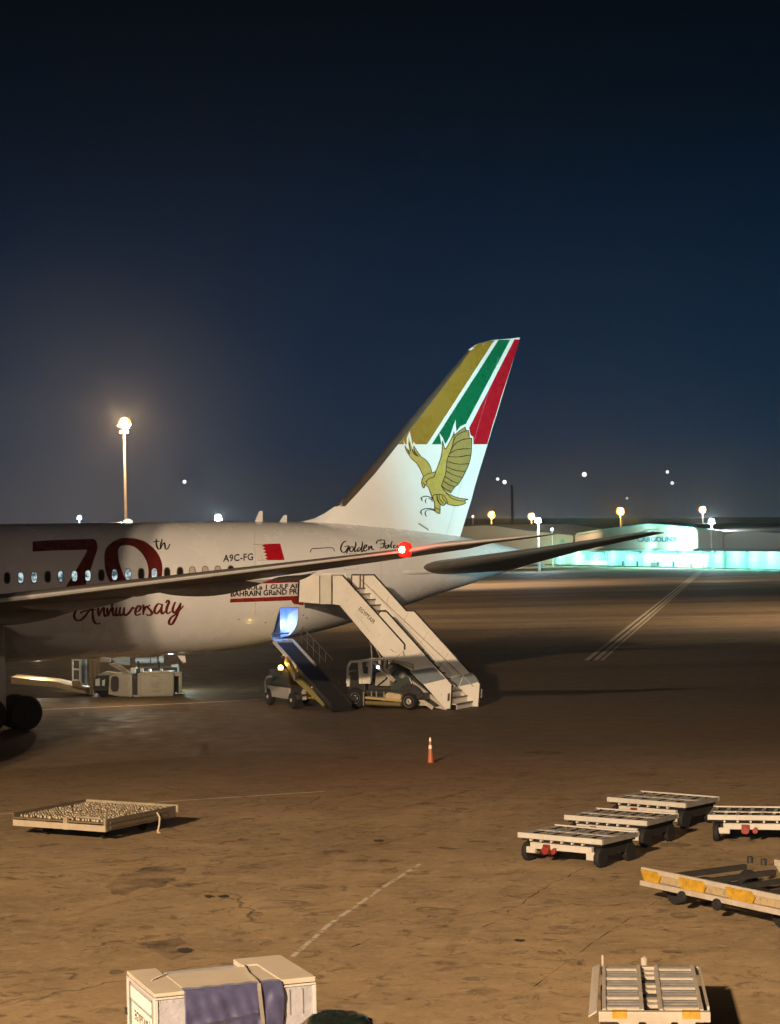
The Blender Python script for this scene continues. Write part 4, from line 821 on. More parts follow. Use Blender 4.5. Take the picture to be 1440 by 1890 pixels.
bars(LO, 'guard_edge', [[(218, 1228), (240, 1241)], [(222, 1231), (233, 1238)]], 1.1, .09, TIMB, lo)
b = MB()
for q in ((168, 1217, 1283), (175, 1217, 1280), (181, 1216, 1250)): b.beam(LO.px(q[0], q[1], 1.4), LO.px(q[0] + .5, q[2], 1.4), .14)
b.build('lift_column', mat('column_brown', (.20, .135, .065), .5, dirt=.3), lo)
cg = bars(LO, 'cage_frame', [[(134, 1217), (134.5, 1262)], [(147.5, 1217), (147.5, 1260)], [(134, 1218), (148, 1218)], [(134, 1235), (148, 1236)], [(134, 1255), (146, 1256)]], 3.2, .07, LW, lo)
pxprism(LO, 'cage_panel', [(148, 1217), (161, 1216.5), (161, 1263), (147, 1262)], 3.15, .05, mat('cage_panel_blue', (.30, .38, .48), .4, var=.3, scale=4), cg)
bars(LO, 'cage_post', [[(149.5, 1217), (149, 1262)], [(158.5, 1217), (158.5, 1262)], [(144, 1261), (161, 1264)]], 3.1, .09, LW, cg)
pxprism(LO, 'loading_deck', [(101, 1258), (171, 1276), (171, 1283.5), (102, 1268.5)], 2.2, 2.4, TIMB, lo); pxprism(LO, 'loading_deck', [(20, 1250), (101, 1258), (102, 1268.5), (20, 1262)], 2.25, 2.4, TIMB, lo)
pxprism(LO, 'deck_clutter', [(132, 1258), (144, 1257), (150, 1266), (171, 1270), (171, 1276), (134, 1268)], 2.0, .5, mat('clutter_brown', (.30, .20, .10), .6, dirt=.5), lo, bevel=.03)
b = MB()
for px in (60, 120, 190, 215, 262, 316): c = LO.px(px, 1280, 1.5); b.lathe([(.1, 0), (.26, 0), (.3, .05), (.3, .2), (.1, .25)], (c.x, 1.6, .3), axis='y', n=18)
for k_, px in enumerate((190, 225, 262, 316)):
    c = LO.px(px, 1280, .8); MB().lathe([(.05, 0), (.22, 0), (.26, .04), (.26, .2), (.05, .24)], (c.x, .8, .26), axis='y', n=18).build('wheel', RUB, lo, smooth=True)
MB().box((LO.px(176, 1280, 1).x, .7, .3), (LO.px(330, 1280, 1).x, 2.2, .5)).build('chassis', DARK, lo)
b = MB()
for px, py, s_ in ((246, 1238, .25), (262, 1237, .16), (276, 1237, .13), (298, 1237, .14), (252, 1233, .1)): c = LO.px(px, py, .8); b.box((c.x - s_ / 2, .7, c.z - s_ / 2), (c.x + s_ / 2, .95, c.z + s_ / 2))
b.build('lamp_housing', LW, lo, bevel=.02)
# service cart with white tanks seen beyond, beneath the belly
SV = Frame(atY(270, 1218, 104) * Vector((1, 1, 0)) if False else Vector((atY(270, 1218, 104).x, 104, 0)), .05)
sv = frame_empty('water_service_cart', SV, 'white tank cart half hidden behind the beige cargo loader', 'service cart')
p, q = SV.px(252, 1219, 0), SV.px(277, 1219, 0); MB().tube(p, q, .15, n=20).lathe([(0, 0), (.1, .02), (.15, .08), (.15, .1)], p - Vector((.08, 0, 0)), axis='x').build('tank', LW, sv, smooth=True)
p, q = SV.px(279, 1219, 0), SV.px(290, 1218, 0); MB().tube(p, q, .16, n=20).build('tank', LW, sv, smooth=True)
MB().box((SV.px(293, 1218, 0).x, -.1, SV.px(293, 1224, 0).z), (SV.px(303, 1218, 0).x, .4, SV.px(293, 1212, 0).z)).build('pump_box', LW, sv, bevel=.06)
p = SV.px(250, 1219, 0); q = SV.px(306, 1219, 0)
MB().box((p.x, -.4, .35), (q.x + .6, .5, .9)).box((p.x + .1, -.2, .9), (p.x + .2, .3, 1.25)).box((q.x - .4, -.2, .9), (q.x - .3, .3, 1.2)).build('chassis', DARK, sv, bevel=.02)
pxprism(SV, 'pump_box', [(315, 1228), (330, 1226), (331, 1240), (322, 1241), (318, 1236)], -.3, .4, LW, sv, bevel=.04)
pxprism(SV, 'front_body', [(205, 1216), (222, 1213), (240, 1214), (240, 1228), (216, 1226)], -.2, .6, mat('cart_grey', (.34, .30, .24), .5, dirt=.3), sv, bevel=.03)
for px in (262, 310):
    c = SV.px(px, 1240, 0)
    for y_ in (-.5, .35): MB().lathe([(.05, 0), (.3, 0), (.34, .05), (.34, .16), (.05, .2)], (c.x, y_, .34), axis='y', n=20).build('wheel', RUB, sv, smooth=True)
c = AF.px(333, 1207, 0); MB().prism([(c.x - .25, -.03, 2.45), (c.x + .18, -.03, 2.45), (c.x + .25, -.03, 1.98), (c.x + .12, -.03, 1.95)], (0, .06, 0)).build('belly_antenna', PAINT, plane)
lamp('loader_work_lamp', atY(318, 1232, 98.8), 260, (.72, 1.0, .95), .15)
lamp('loader_work_lamp', atY(166, 1230, 99.5), 120, (.80, .95, 1.0), .12)
lamp('loader_work_lamp', atY(225, 1180, 90.5), 420, (1.0, .80, .55), .25)  # fill added in front of the loader to brighten its shaded box
lamp('loader_work_lamp', atY(70, 1240, 98), 160, (1.0, .86, .62), .12)
# ================================================================== DOLLIES
def dolly(o, a, label, scale=1.0):
    W_, L_ = 2.2 * scale, 1.5 * scale; z = .62
    d = empty('container_dolly', (o[0], o[1], 0), a, label, 'dolly', 'white roller dollies parked in a staggered row')
    MB().box((0, 0, z - .105), (W_, .07, z + .012)).build('front_rail', WSTEEL, d, bevel=.01)
    MB().box((0, L_ - .07, z - .105), (W_, L_, z + .012)).build('rear_rail', WSTEEL, d, bevel=.01)
    for x0 in (.0, W_ - .05): MB().box((x0, .073, z - .105), (x0 + .05, L_ - .073, z - .005)).build('side_rail', DGALV, d)
    b = MB()
    n = 9
    for k in range(n):
        x0 = .06 + k * (W_ - .20) / (n - 1); b.box((x0, .075, z - .04 - (.012 if k % 2 else 0)), (x0 + .075, L_ - .123, z - .014 - (.012 if k % 2 else 0)))
    b.box((.055, L_ * .46, z - .03), (W_ - .055, L_ * .56, z - .006)); b.build('roller_deck', mat('roller_steel_white', (.50, .46, .40), .4, .4, var=.35, scale=7, dirt=.6, dirtcol=(.1, .07, .045)), d)
    MB().box((.06, .08, z - .16), (W_ - .06, L_ - .08, z - .12)).box((.06, L_ * .47, z - .118), (W_ - .06, L_ * .55, z - .055)).box((.06, L_ - .12, z - .118), (W_ - .06, L_ - .078, z - .018)).box((.06, .078, z - .118), (W_ - .06, .2, z - .055)).box((.12, .2, .24), (W_ - .1, L_ - .12, z - .162)).build('under_plate', mat('deck_shadow_black', (.008, .007, .006), .9), d)  # base plate plus black blocks painting the shade in and below the deck
    MB().box((.32, .02, .30), (W_ - .28, .12, .44)).box((.32, L_ - .2, .30), (W_ - .28, L_ - .1, .44)).build('cross_beam', WSTEEL, d, bevel=.01)
    MB().box((.22, .0, .20), (.46, .1, .34)).build('axle_bracket', WSTEEL, d, bevel=.02); MB().box((W_ - .42, .0, .16), (W_ - .2, .1, .34)).build('axle_bracket', WSTEEL, d, bevel=.02)
    for k in range(6): x0 = .35 + k * .27; MB().tube((x0, -.005, z - .135), (x0, .07, z - .135), .026, n=8).build('bolt_head', WSTEEL, d)
    for x0 in (.10, W_ - .22):
        for y0 in (.18, L_ - .22):
            w_ = MB().lathe([(.09, 0), (.19, 0), (.215, .03), (.215, .10), (.19, .13), (.09, .13)], (x0, y0, .215), axis='x', n=22).build('wheel', RUB, d, smooth=True)
            MB().lathe([(0, -.01), (.05, -.015), (.09, .02), (0, .03)], (x0, y0, .215), axis='x', n=14).build('hub', DGALV, w_)
    RD = mat('coupling_red', (.22, .02, .012), .45, var=.2, dirt=.3)
    c = MB().box((.70, -.05, .22), (.86, .02, .42)).box((.96, -.06, .24), (1.02, .02, .36)).tube((.78, -.1, .30), (.78, .05, .30), .09, n=14).tube((.98, -.08, .28), (.98, .0, .28), .06).build('tow_coupling', RD, d, bevel=.01)
    return d
def place_px(px, py, z): g_ = gnd(px, py, z); return (g_.x, g_.y)
first = dolly(place_px(955, 1537, .62), math.radians(-39), 'white roller dolly with a red coupling, nearest of the three in the row')
def copy_tree(o, parent=None):
    c = o.copy(); COL.objects.link(c)
    if parent: c.parent = parent
    for ch in list(o.children): copy_tree(ch, c)
    return c
def again(src, pos, a, label, sc=1):
    c = copy_tree(src); c.location = (pos[0], pos[1], 0); c.rotation_euler = (0, 0, a); c['label'] = label; c.scale = (sc, sc, 1); return c
again(first, place_px(1041, 1505, .62), math.radians(-37), 'white roller dolly between the nearest and the farthest of the row', 1.0)
again(first, place_px(1120, 1472, .62), math.radians(-41), 'white roller dolly farthest back in the row of three', 1.04)
again(first, place_px(1306, 1505, .62), math.radians(-14), 'white roller dolly cut by the right edge behind the yellow rail trailer', 1.1)
# near dolly with two columns of rollers
ND = Frame((*place_px(1105, 1868, .62), 0), math.radians(-6)); nd = frame_empty('roller_dolly', ND, 'near pallet dolly with two columns of steel rollers and yellow corner marks', 'dolly')
Wn, Ln, z = 1.50, 3.05, .62
RS = mat('roller_steel', (.52, .49, .45), .32, .7, var=.2, scale=5, dirt=.25, dirtcol=(.12, .09, .06)); CRM = mat('dolly_cream', (.40, .35, .28), .45, var=.15, scale=3, dirt=.3, dirtcol=(.25, .17, .1))
MB().prism([(-.02, 0, z + .02), (-.14, .02, z - .06), (-.10, Ln - .1, z - .02), (.02, Ln - .05, z + .02)], (0, 0, -.03)).build('side_flap', CRM, nd, bevel=.01)
MB().box((.0, .0, z - .14), (Wn, .12, z)).build('front_rail', CRM, nd, bevel=.012)
for x0, x1 in ((.18, .38), (1.12, 1.36)): MB().box((x0, -.004, z - .09), (x1, .118, z + .004)).build('yellow_mark', YEL, nd)
MB().box((.02, Ln - .08, z - .14), (Wn, Ln, z - .02)).build('rear_rail', CRM, nd, bevel=.01)
for x0 in (.05, .56, .82, 1.36): MB().box((x0, .122, z - .12), (x0 + .055, Ln - .082, z + .015)).build('roller_beam', CRM, nd, bevel=.005)
for x0, x1 in ((.105, .56), (.875, 1.36)):
    for k in range(18):
        y0 = .22 + k * (Ln - .42) / 17
        MB().tube((x0 + .004, y0, z - .04), (x1 - .004, y0, z - .04), .052 if k % 4 else .06, n=14).build('roller', RS if k % 4 else CRM, nd, smooth=True)
for k in range(9): y0 = .35 + k * .3; MB().box((.62, y0, z - .1), (.815, y0 + (.16 if k % 3 else .08), z - .05)).build('centre_slat', CRM if k % 3 else DARK, nd)
MB().box((.06, .1, z - .2), (1.4, Ln - .1, z - .125)).build('deck_pan', mat('deck_pan', (.06, .045, .03), .6), nd)
MB().box((1.47, .3, z - .06), (1.50, Ln - .2, z + .01)).build('guide_rail', CRM, nd); MB().lathe([(0, 0), (.05, .0), (.055, .1), (0, .13)], (.68, Ln - .02, z), n=12).build('stop_pin', CRM, nd); MB().tube((.06, Ln, z - .05), (.06, Ln, z + .14), .02).build('stop_pin', CRM, nd)
b = MB()
for x0, x1, dz in ((.25, .55, .12), (.62, .98, .14), (1.05, 1.3, .17)): b.prism([(x0, -.01, z - .13), (x1, -.01, z - .13), (x1 - .08, -.01, z - .13 - dz), (x0 + .1, -.01, z - .13 - dz * .8)], (0, .03, 0))
b.build('scalloped_skirt', CRM, nd)
MB().box((.12, .2, .30), (.5, .9, z - .2)).box((.85, .2, .30), (1.35, .9, z - .2)).build('axle_box', mat('axle_blue_grey', (.12, .15, .17), .4, dirt=.4), nd, bevel=.03)
MB().box((.60, -.12, .28), (.72, .2, .42)).tube((.66, -.2, .34), (.66, .1, .34), .06).build('tow_coupling', mat('coupling_red', (.22, .02, .012)), nd)
MB().beam((.4, -.05, .38), (1.2, .1, .30), .07).beam((.35, .0, .34), (.62, -.1, .34), .06).build('drawbar', CRM, nd)
for x0 in (.02, 1.32):
    for y0 in (.5, Ln - .5): MB().lathe([(.05, 0), (.19, 0), (.215, .03), (.215, .12), (.19, .15), (.05, .15)], (x0, y0, .215), axis='x', n=22).build('wheel', RUB, nd, smooth=True)
# yellow marked rail trailer at the right edge
YF = Frame((*place_px(1183, 1602, .66), 0), math.radians(-59)); yt = frame_empty('rail_trailer', YF, 'low yellow and cream rail trailer running out of the right edge', 'trailer')
Ly, Wy = 4.6, 2.5
ur = MB().box((0, 0, .58), (Ly, .06, .68)).build('top_rail', CRM, yt, bevel=.01); lr = MB().box((.05, -.08, .34), (Ly, .0, .44)).build('bottom_rail', CRM, yt, bevel=.01)
for x0, x1 in ((.02, .62), (1.15, 1.95), (2.5, 3.3)):
    MB().prism([(x0, -.03, .64), (x1 - .1, -.03, .64), (x1, -.03, .56), (x1 - .08, -.03, .42), (x0 + .1, -.03, .44)], (0, .028, 0)).build('yellow_plate', YEL, yt, bevel=.004)
MB().box((.06, .02, .44), (Ly, .06, .58)).build('web', mat('web_dirty', (.36, .27, .15), .6, dirt=.5), yt)
for x0 in (1.35, 2.35): MB().lathe([(.04, 0), (.09, 0), (.11, .03), (.11, .08), (.04, .10)], (x0, -.15, .30), axis='y', n=14).build('wheel', RUB, yt, smooth=True)
for k in range(6): MB().box((.10 + k * .85, .062, .40), (.20 + k * .85, Wy - .001, .50)).build('cross_member', DARK, yt)
MB().box((.3, 1.1, .36), (Ly, 1.35, .395)).build('spine', DARK, yt)
fr_ = MB().box((1.0, Wy, .58), (Ly, Wy + .06, .70)); 
for k in range(8): fr_.prism([(1.1 + k * .42, Wy - .04, .58), (1.45 + k * .42, Wy - .04, .58), (1.36 + k * .42, Wy - .04, .44), (1.2 + k * .42, Wy - .04, .47)], (0, .03, 0))
fr_.build('far_rail', CRM, yt)
for x0 in (.35, .75): MB().lathe([(0, 0), (.06, 0), (.06, .12), (0, .13)], (x0, Wy - .05, .56), n=12).build('corner_stop', DARK, yt)
for x0 in (.6, 3.6):
    for y0 in (.3, Wy - .4): MB().lathe([(.05, 0), (.22, 0), (.24, .03), (.24, .13), (.05, .15)], (x0, y0, .24), axis='y', n=20).build('wheel', RUB, yt, smooth=True)
# ball deck pallet trailer at the left edge
PF = Frame((*place_px(196, 1514, .55), 0), math.radians(59)); pt = frame_empty('ball_deck_trailer', PF, 'beige trailer with a deck of ball casters and a hanging strap', 'trailer')
Lx, Ly2 = 2.75, 2.9; PB = mat('trailer_beige', (.30, .25, .165), .55, var=.2, scale=3, dirt=.4); PD = mat('trailer_side_brown', (.11, .085, .055), .6, var=.25, scale=4, dirt=.4)
MB().box((0, 0, .28), (Lx, .05, .56)).build('side_board', PD, pt, bevel=.008)
for z0 in (.33, .45): MB().box((.15, -.02, z0), (Lx - .35, -.001, z0 + .055)).build('side_rib', PD, pt)
MB().box((-.05, -.005, .27), (-.002, Ly2, .42)).build('front_board', mat('trailer_front_cream', (.40, .33, .23), .5, var=.12, dirt=.2), pt, bevel=.005)
MB().box((-.03, .0, .27), (.05, .055, .60)).build('corner_post', PB, pt); MB().box((-.04, 1.18, .26), (.04, 1.30, .56)).build('corner_post', PB, pt)
MB().box((Lx, -.05, .40), (Lx + .06, Ly2, .585)).build('rear_board', PB, pt, bevel=.008)
MB().box((.0, Ly2, .35), (Lx, Ly2 + .05, .58)).build('side_board', PD, pt)
MB().box((.0, .06, .44), (Lx - .01, Ly2 - .01, .48)).build('deck', mat('deck_dark_beige', (.13, .10, .06), .6, var=.3), pt)
b = MB()
for i in range(26):
    for j in range(27):
        x0, y0 = .12 + i * .101 + random.uniform(-.025, .025), .12 + j * .101 + random.uniform(-.025, .025); r = random.uniform(.02, .045)
        if random.random() < .12: continue
        b.lathe([(r * 1.2, .48), (r * 1.2, .50), (r, .52 + random.uniform(0, .02)), (r * .5, .545), (0, .55)], (x0, y0, 0), n=6)
bd = b.build('ball_caster', mat('caster_steel', (.25, .20, .13), .5, .3, var=.6, scale=14, dirt=.8), pt); bd['kind'] = 'stuff'
MB().tube((.25, .35, .53), (.25, 1.1, .53), .045).build('end_roller', PB, pt)
MB().path([(1.92, -.04, .50), (1.96, -.09, .38), (1.93, -.10, .2), (1.82, -.12, .02), (1.88, -.16, .01)], .022, n=6).build('strap', mat('strap_beige', (.50, .40, .27), .7), pt)
for x0 in (.6, 2.1):
    for y0 in (.5, 2.3): MB().lathe([(.04, 0), (.12, 0), (.14, .02), (.14, .08), (.04, .1)], (x0, y0, .14), axis='y', n=16).build('wheel', RUB, pt)
MB().box((.4, .4, .24), (2.4, 2.5, .30)).build('chassis', DARK, pt)
# ================================================================== WRAPPED CARGO CONTAINER (lower left)
ZT = 1.9
C0 = gnd(285, 1835, ZT); BXF = Frame((C0.x, C0.y, 0), math.radians(20.5)); bx = frame_empty('cargo_container', BXF, 'white container with a purple tarp strapped over its front', 'container')
def bt(px, py, z): return BXF.flat(px, py, z)
BW = mat('container_white', (.34, .335, .37), .5, var=.16, scale=3.5, bump=1.0, dirt=.2, dirtcol=(.3, .26, .22)); LID = mat('container_lid', (.46, .39, .30), .55, var=.08, scale=3, dirt=.15, dirtcol=(.42, .3, .18)); ALU = mat('container_edge', (.62, .60, .56), .35, .3)
X1, Y1 = 1.95, 1.40
MB().prism([(.012, .012, ZT - .05), (X1 - .012, .012, ZT - .05), (X1 - .012, .012, ZT - .42), (X1 - .2, .012, ZT - .55), (.3, .012, .55), (.012, .012, .75)], (0, Y1 - .03, 0)).build('body', BW, bx, bevel=.025)
MB().prism([(0, 0, ZT - .045), (.36, 0, ZT - .045), (.36, Y1, ZT - .045), (0, Y1, ZT - .045)], (0, 0, .045)).build('lid', LID, bx, bevel=.01)
MB().prism([(.364, .0, ZT - .045), (1.52, .0, ZT - .045), (1.52, Y1 - .42, ZT - .045), (.364, Y1 - .42, ZT - .045)], (0, 0, .05)).build('lid', LID, bx, bevel=.01)
MB().prism([(1.524, .0, ZT - .045), (X1, 0, ZT - .045), (X1, Y1, ZT - .045), (1.34, Y1, ZT - .045), (1.34, Y1 - .4, ZT - .045), (1.524, Y1 - .4, ZT - .045)], (0, 0, .062)).build('lid', LID, bx, bevel=.01)
MB().box((.38, Y1 - .418, ZT - .4), (1.32, Y1 - .40, ZT - .046)).build('rear_panel', LID, bx)
MB().prism([(.12, .70, ZT + .002), (.38, .96, ZT + .002), (.36, .93, ZT + .03), (.15, .72, ZT + .012)], (.012, -.02, .003)).build('lid_fold', mat('tape_cream', (.70, .62, .5), .5), bx)
for q in (((.0, -.006, ZT - .075), (X1, .006, ZT - .052)), ((-.006, .0, ZT - .09), (.006, Y1, ZT - .055)), ((-.004, -.006, .75), (.04, .01, ZT - .08)), ((X1 - .04, -.006, ZT - .42), (X1 + .002, .01, ZT - .08)), ((-.008, Y1 - .06, .75), (.01, Y1, ZT - .08)), ((-.008, .0, .75), (.008, .09, ZT - .08))):
    MB().box(*q).build('edge_trim', ALU, bx, bevel=.004)
for zz_ in (ZT - .10,):
    for k in range(26): MB().lathe([(0, 0), (.006, 0), (.004, -.004), (0, -.005)], (.06 + k * (X1 - .1) / 25, .002, zz_), axis='y', n=6).build('rivet', ALU, bx)
for x_ in (1.62, 1.78): MB().box((x_, .0, ZT - .40), (x_ + .012, .010, ZT - .11)).build('body_seam', mat('seam_grey', (.24, .22, .21), .5), bx)
for y_ in (.14, 1.24): MB().box((-.006, y_, .8), (.0, y_ + .03, ZT - .10)).build('body_seam', mat('seam_grey', (.24, .22, .21), .5), bx)
LBL = mat('label_white', (.80, .76, .68), .5, var=.04)
lb = MB().box((-.012, .14, ZT - .27), (-.003, 1.16, ZT - .13)).build('label_plate', LBL, bx)
lb2 = MB().box((-.012, .13, ZT - .62), (-.003, 1.10, ZT - .31)).build('label_plate', LBL, bx)
def S_bx(u, v, e): return Vector((-.014 - e, 1.0 - u, ZT - .31 - v))
lettering('lettering', 'EGYPTAIR', (.06, .17), (.74, .17), .11, mat('lettering_ink', (.05, .045, .06), .5), lb2, S_bx, .002, bold=.008, step=0)
lettering('lettering', 'I', (.795, .20), (.815, .20), .17, mat('lettering_ink', (.05, .045, .06), .5), lb2, S_bx, .002, step=0)
strokes('worn_marking', [[(.10 + k * .05, .27), (.135 + k * .05, .27)] for k in range(12)], .012, mat('faint_ink', (.35, .33, .3), .5), lb2, S_bx, .002, n=1, taper=False)
MB().box((-.03, Y1 - .04, ZT - .52), (-.005, Y1 + .01, ZT - .44)).build('latch', DARK, bx)
# tarp hanging over the front, with creases
TARP = mat('purple_tarp', (.046, .047, .112), .55, var=.22, scale=5, dirt=.35, dirtcol=(.11, .085, .10)); TARP.node_tree.nodes['Principled BSDF'].inputs['Sheen Weight'].default_value = .15
TX0, TX1 = .345, 1.535; nu, nv = 60, 46; vs = []
def cre(u, v):
    d = .006 * math.sin(u * 21 + v * 5) + .005 * math.sin(u * 47 - v * 13) + .004 * math.sin(v * 29 + u * 9)
    d += .026 * math.exp(-((u - .78 - .22 * (v - .5)) / .03) ** 2) * min(1, v * 2) + .018 * math.exp(-((v - .42 + .12 * u) / .02) ** 2) * (1 if u < .75 else .3) - .016 * math.exp(-((u - .9 + .35 * v) / .035) ** 2)
    d += .014 * math.exp(-((u - .2) / .04) ** 2) * v
    return d + .02
for j in range(nv + 1):
    v = j / nv
    for i in range(nu + 1):
        u = i / nu; xx = TX0 + (TX1 - TX0) * u
        if v < .12: yy = .12 * (1 - v / .12) - .008; zz = ZT + .012 + .004 * math.sin(u * 30); vs.append((xx, yy, zz))
        else: vv = (v - .12) / .88; vs.append((xx + .02 * math.sin(vv * 6) * (1 if u > .9 else .2), -.012 - cre(u, vv) * min(1, vv * 6), ZT + .008 - 1.0 * vv))
fs = [(j * (nu + 1) + i, j * (nu + 1) + i + 1, (j + 1) * (nu + 1) + i + 1, (j + 1) * (nu + 1) + i) for j in range(nv) for i in range(nu)]
tp = MB().add(vs, fs).build('tarp', TARP, bx, smooth=True); so = tp.modifiers.new('s', 'SOLIDIFY'); so.thickness = .006
STR = mat('strap_grey', (.24, .21, .18), .6, var=.15)
b = MB(); sp = [(1.36, .98, ZT + .012), (1.28, .5, ZT + .012), (1.25, .12, ZT + .022), (1.24, -.03, ZT + .012), (1.24, -.055, ZT - .08), (1.27, -.06, ZT - .4), (1.32, -.07, ZT - 1.0)]
for p, q in zip(sp, sp[1:]): b.beam(p, q, .045, .006, up=(0, -1, .6))
b.build('strap', STR, bx)
MB().box((.1, .1, .3), (X1 - .1, Y1 - .1, .56)).build('base', DARK, bx, bevel=.02)
for x0 in (.2, X1 - .35):
    for y0 in (.15, Y1 - .3): MB().lathe([(.04, 0), (.15, 0), (.17, .02), (.17, .1), (.04, .12)], (x0, y0, .17), axis='y', n=18).build('wheel', RUB, bx)
# dark tarp bundle by its right corner
c = gnd(622, 1893, 0); vs = []; N = 26; K = 14
for j in range(K + 1):
    v = j / K * math.pi / 2
    for i in range(N):
        t = 2 * math.pi * i / N; r = math.cos(v) ** .7 * (1 + .12 * math.sin(3 * t + 1) + .05 * math.sin(9 * t + j)); vs.append((r * .36 * math.cos(t), r * .5 * math.sin(t), .30 * math.sin(v) * (1 + .08 * math.sin(5 * t + 2 * j))))
fs = [(j * N + i, j * N + (i + 1) % N, (j + 1) * N + (i + 1) % N, (j + 1) * N + i) for j in range(K) for i in range(N)]
o = MB().add(vs, fs).build('tarp_bundle', mat('tarp_dark_green', (.012, .022, .016), .35, var=.4, bump=.4), None, smooth=True); o.location = (c.x, c.y, 0); o.scale = (1.25, 1.2, .55); tag(o, 'dark green tarp bundle lying beside the strapped container', 'tarp')
# ================================================================== CONE
c = gnd(795, 1409); cn = empty('traffic_cone', c, 0, 'tall orange traffic cone with two pale bands, alone on the apron', 'traffic cone')
ORG = mat('cone_orange', (.42, .115, .045), .5, var=.12, scale=9, dirt=.2); CW = mat('cone_reflective', (.85, .76, .58), .35)
MB().box((-.16, -.16, 0), (.16, .16, .035)).build('base', mat('cone_base', (.10, .03, .015), .7), cn, bevel=.02)
R = lambda h: .105 - .082 * h / .80
MB().lathe([(R(.03), .03), (R(.47), .47)], n=24).build('cone_body', ORG, cn, smooth=True); MB().lathe([(R(.47) + .003, .47), (R(.58) + .003, .58)], n=24).build('reflective_band', CW, cn, smooth=True)
MB().lathe([(R(.58), .58), (R(.70), .70)], n=24).build('cone_body', ORG, cn, smooth=True); MB().lathe([(R(.70) + .004, .70), (R(.80) + .004, .80), (.012, .83), (0, .84)], n=24).build('reflective_band', CW, cn, smooth=True)
# ================================================================== FAR SIDE OF THE APRON
HG = Frame(gnd(1000, 1043), math.atan2(454.93 - 591.02, 75.92 - 44.37)); 
hg = frame_empty('cargo_terminal', HG, 'long cargo terminal with a turquoise lit wall and pitched sign gable', 'building')
TEALW = mat('terminal_wall_pale', (.60, .66, .64), .6, var=.1, scale=.05); CREAMW = mat('terminal_fascia', (.40, .34, .27), .6, var=.08, scale=.04); ROOFM = mat('roof_dark', (.05, .045, .04), .7)
def hp(x, y, ly=0): return HG.px(x, y, ly)
wl1 = pxprism(HG, 'wall', [(930, 1041), (930, 1017), (1100, 1016.5), (1200, 1016), (1340, 1017.5), (1460, 1018.5), (1460, 1053.5), (1340, 1050), (1000, 1043.2)], 0, .5, TEALW, hg)
pxprism(HG, 'kerb', [(920, 1043), (1460, 1055), (1460, 1051.5), (920, 1039.5)], -2.0, 1.6, DARK, hg)
gable = pxprism(HG, 'sign_gable', [(1062, 1012), (1062, 987.5), (1067, 986), (1120, 977.5), (1197, 968.8), (1215, 969.5), (1280, 975.5), (1330, 981), (1334, 982), (1334, 1012)], -3.0, 60, CREAMW, hg)
pxprism(HG, 'eave', [(1062, 1012.2), (1334, 1012.2), (1460, 1013), (1460, 1016.5), (1062, 1016.5)], -4.2, 5, mat('eave_teal_grey', (.22, .23, .21), .6), hg)
pxprism(HG, 'side_fascia', [(1336, 1012), (1336, 988), (1370, 980), (1460, 985), (1460, 1012)], -2.9, 50, CREAMW, hg)
bars(HG, 'roof_edge', [[(1066, 985.5), (1120, 976.8), (1197, 968), (1215, 968.8), (1280, 974.8), (1334, 981.3)]], -3.2, .45, mat('roof_trim_teal', (.25, .40, .34), .5), hg)
for x_ in (1030, 1060, 1092, 1124, 1156, 1189, 1222, 1257, 1298, 1337, 1378): bars(HG, 'pilaster', [[(x_, 1018), (x_, 1043 + (x_ - 1000) * .018)]], -.25, .5, mat('pilaster_grey', (.36, .42, .40), .6), hg)
for a_, b__, y0, y1, m_ in ((1088, 1112, 1018.5, 1022, None), (1155, 1180, 1018.5, 1022.5, None), (1224, 1250, 1017.5, 1022.5, None), (1293, 1318, 1018, 1021, None)): pxprism(HG, 'sign_box', [(a_, y0), (b__, y0), (b__, y1), (a_, y1)], -.6, .5, mat('sign_box_grey', (.16, .20, .20), .5), hg)
pxprism(HG, 'door', [(1201, 1038), (1210, 1038.3), (1210, 1045.6), (1201, 1045.4)], -.5, .4, mat('door_brown', (.16, .11, .08), .6), hg)
for x_, y0, y1 in ((1176.5, 1036, 1045), (1215, 1037, 1045), (1243, 1036, 1045.8), (1276, 1040, 1046.5), (1150, 1036, 1044)): bars(HG, 'bollard_post', [[(x_, y0), (x_, y1)]], -1.0, .35, DARK, hg)
SGN = mat('sign_blue', (.02, .10, .16), .5)
S_hg = lambda x, y, e: HG.px(x, y, -3.0) + Vector((0, -e, 0))
lettering('sign_lettering', 'C', (1202, 988), (1208.5, 988), 7.6, SGN, gable, S_hg, .15, bold=.04, step=0); strokes('sign_bird', [[(1189, 979.5), (1200, 978), (1217, 976.5)], [(1178, 984), (1186, 982), (1196, 981)]], 1.3, SGN, gable, S_hg, .15)
lettering('sign_lettering', 'CARGOLINX', (1177, 1000), (1252, 999.5), 8.6, SGN, gable, S_hg, .15, bold=.04, step=0)
AR = Frame(atY(860, 1045, 600) * Vector((1, 1, 0)), math.radians(-40)); ar = frame_empty('arched_hangar', AR, 'beige hangar with a low curved roof beside the tail', 'building')
HB = mat('hangar_beige', (.34, .26, .19), .7, var=.08, scale=.05)
pxprism(AR, 'facade', [(800, 1044), (800, 985), (830, 975), (854, 971), (882, 968.8), (900, 968.6), (916, 969.8), (951, 974.8), (973, 978), (1040, 985), (1058, 987), (1058, 1046)], 0, 40, HB, ar)
bars(AR, 'roof_edge', [[(830, 975), (854, 971), (882, 968.8), (900, 968.6), (916, 969.8), (951, 974.8), (973, 978), (1040, 985), (1058, 987)]], -.3, .4, ROOFM, ar)
bars(AR, 'low_wall', [[(900, 1044.5), (1000, 1044.5)]], -6, 1.0, mat('low_wall_blue', (.05, .07, .14), .6), ar)
DB = Frame((20, 830, 0), math.radians(-6)); db = frame_empty('distant_shed', DB, 'dark low building along the horizon behind the terminal', 'building')
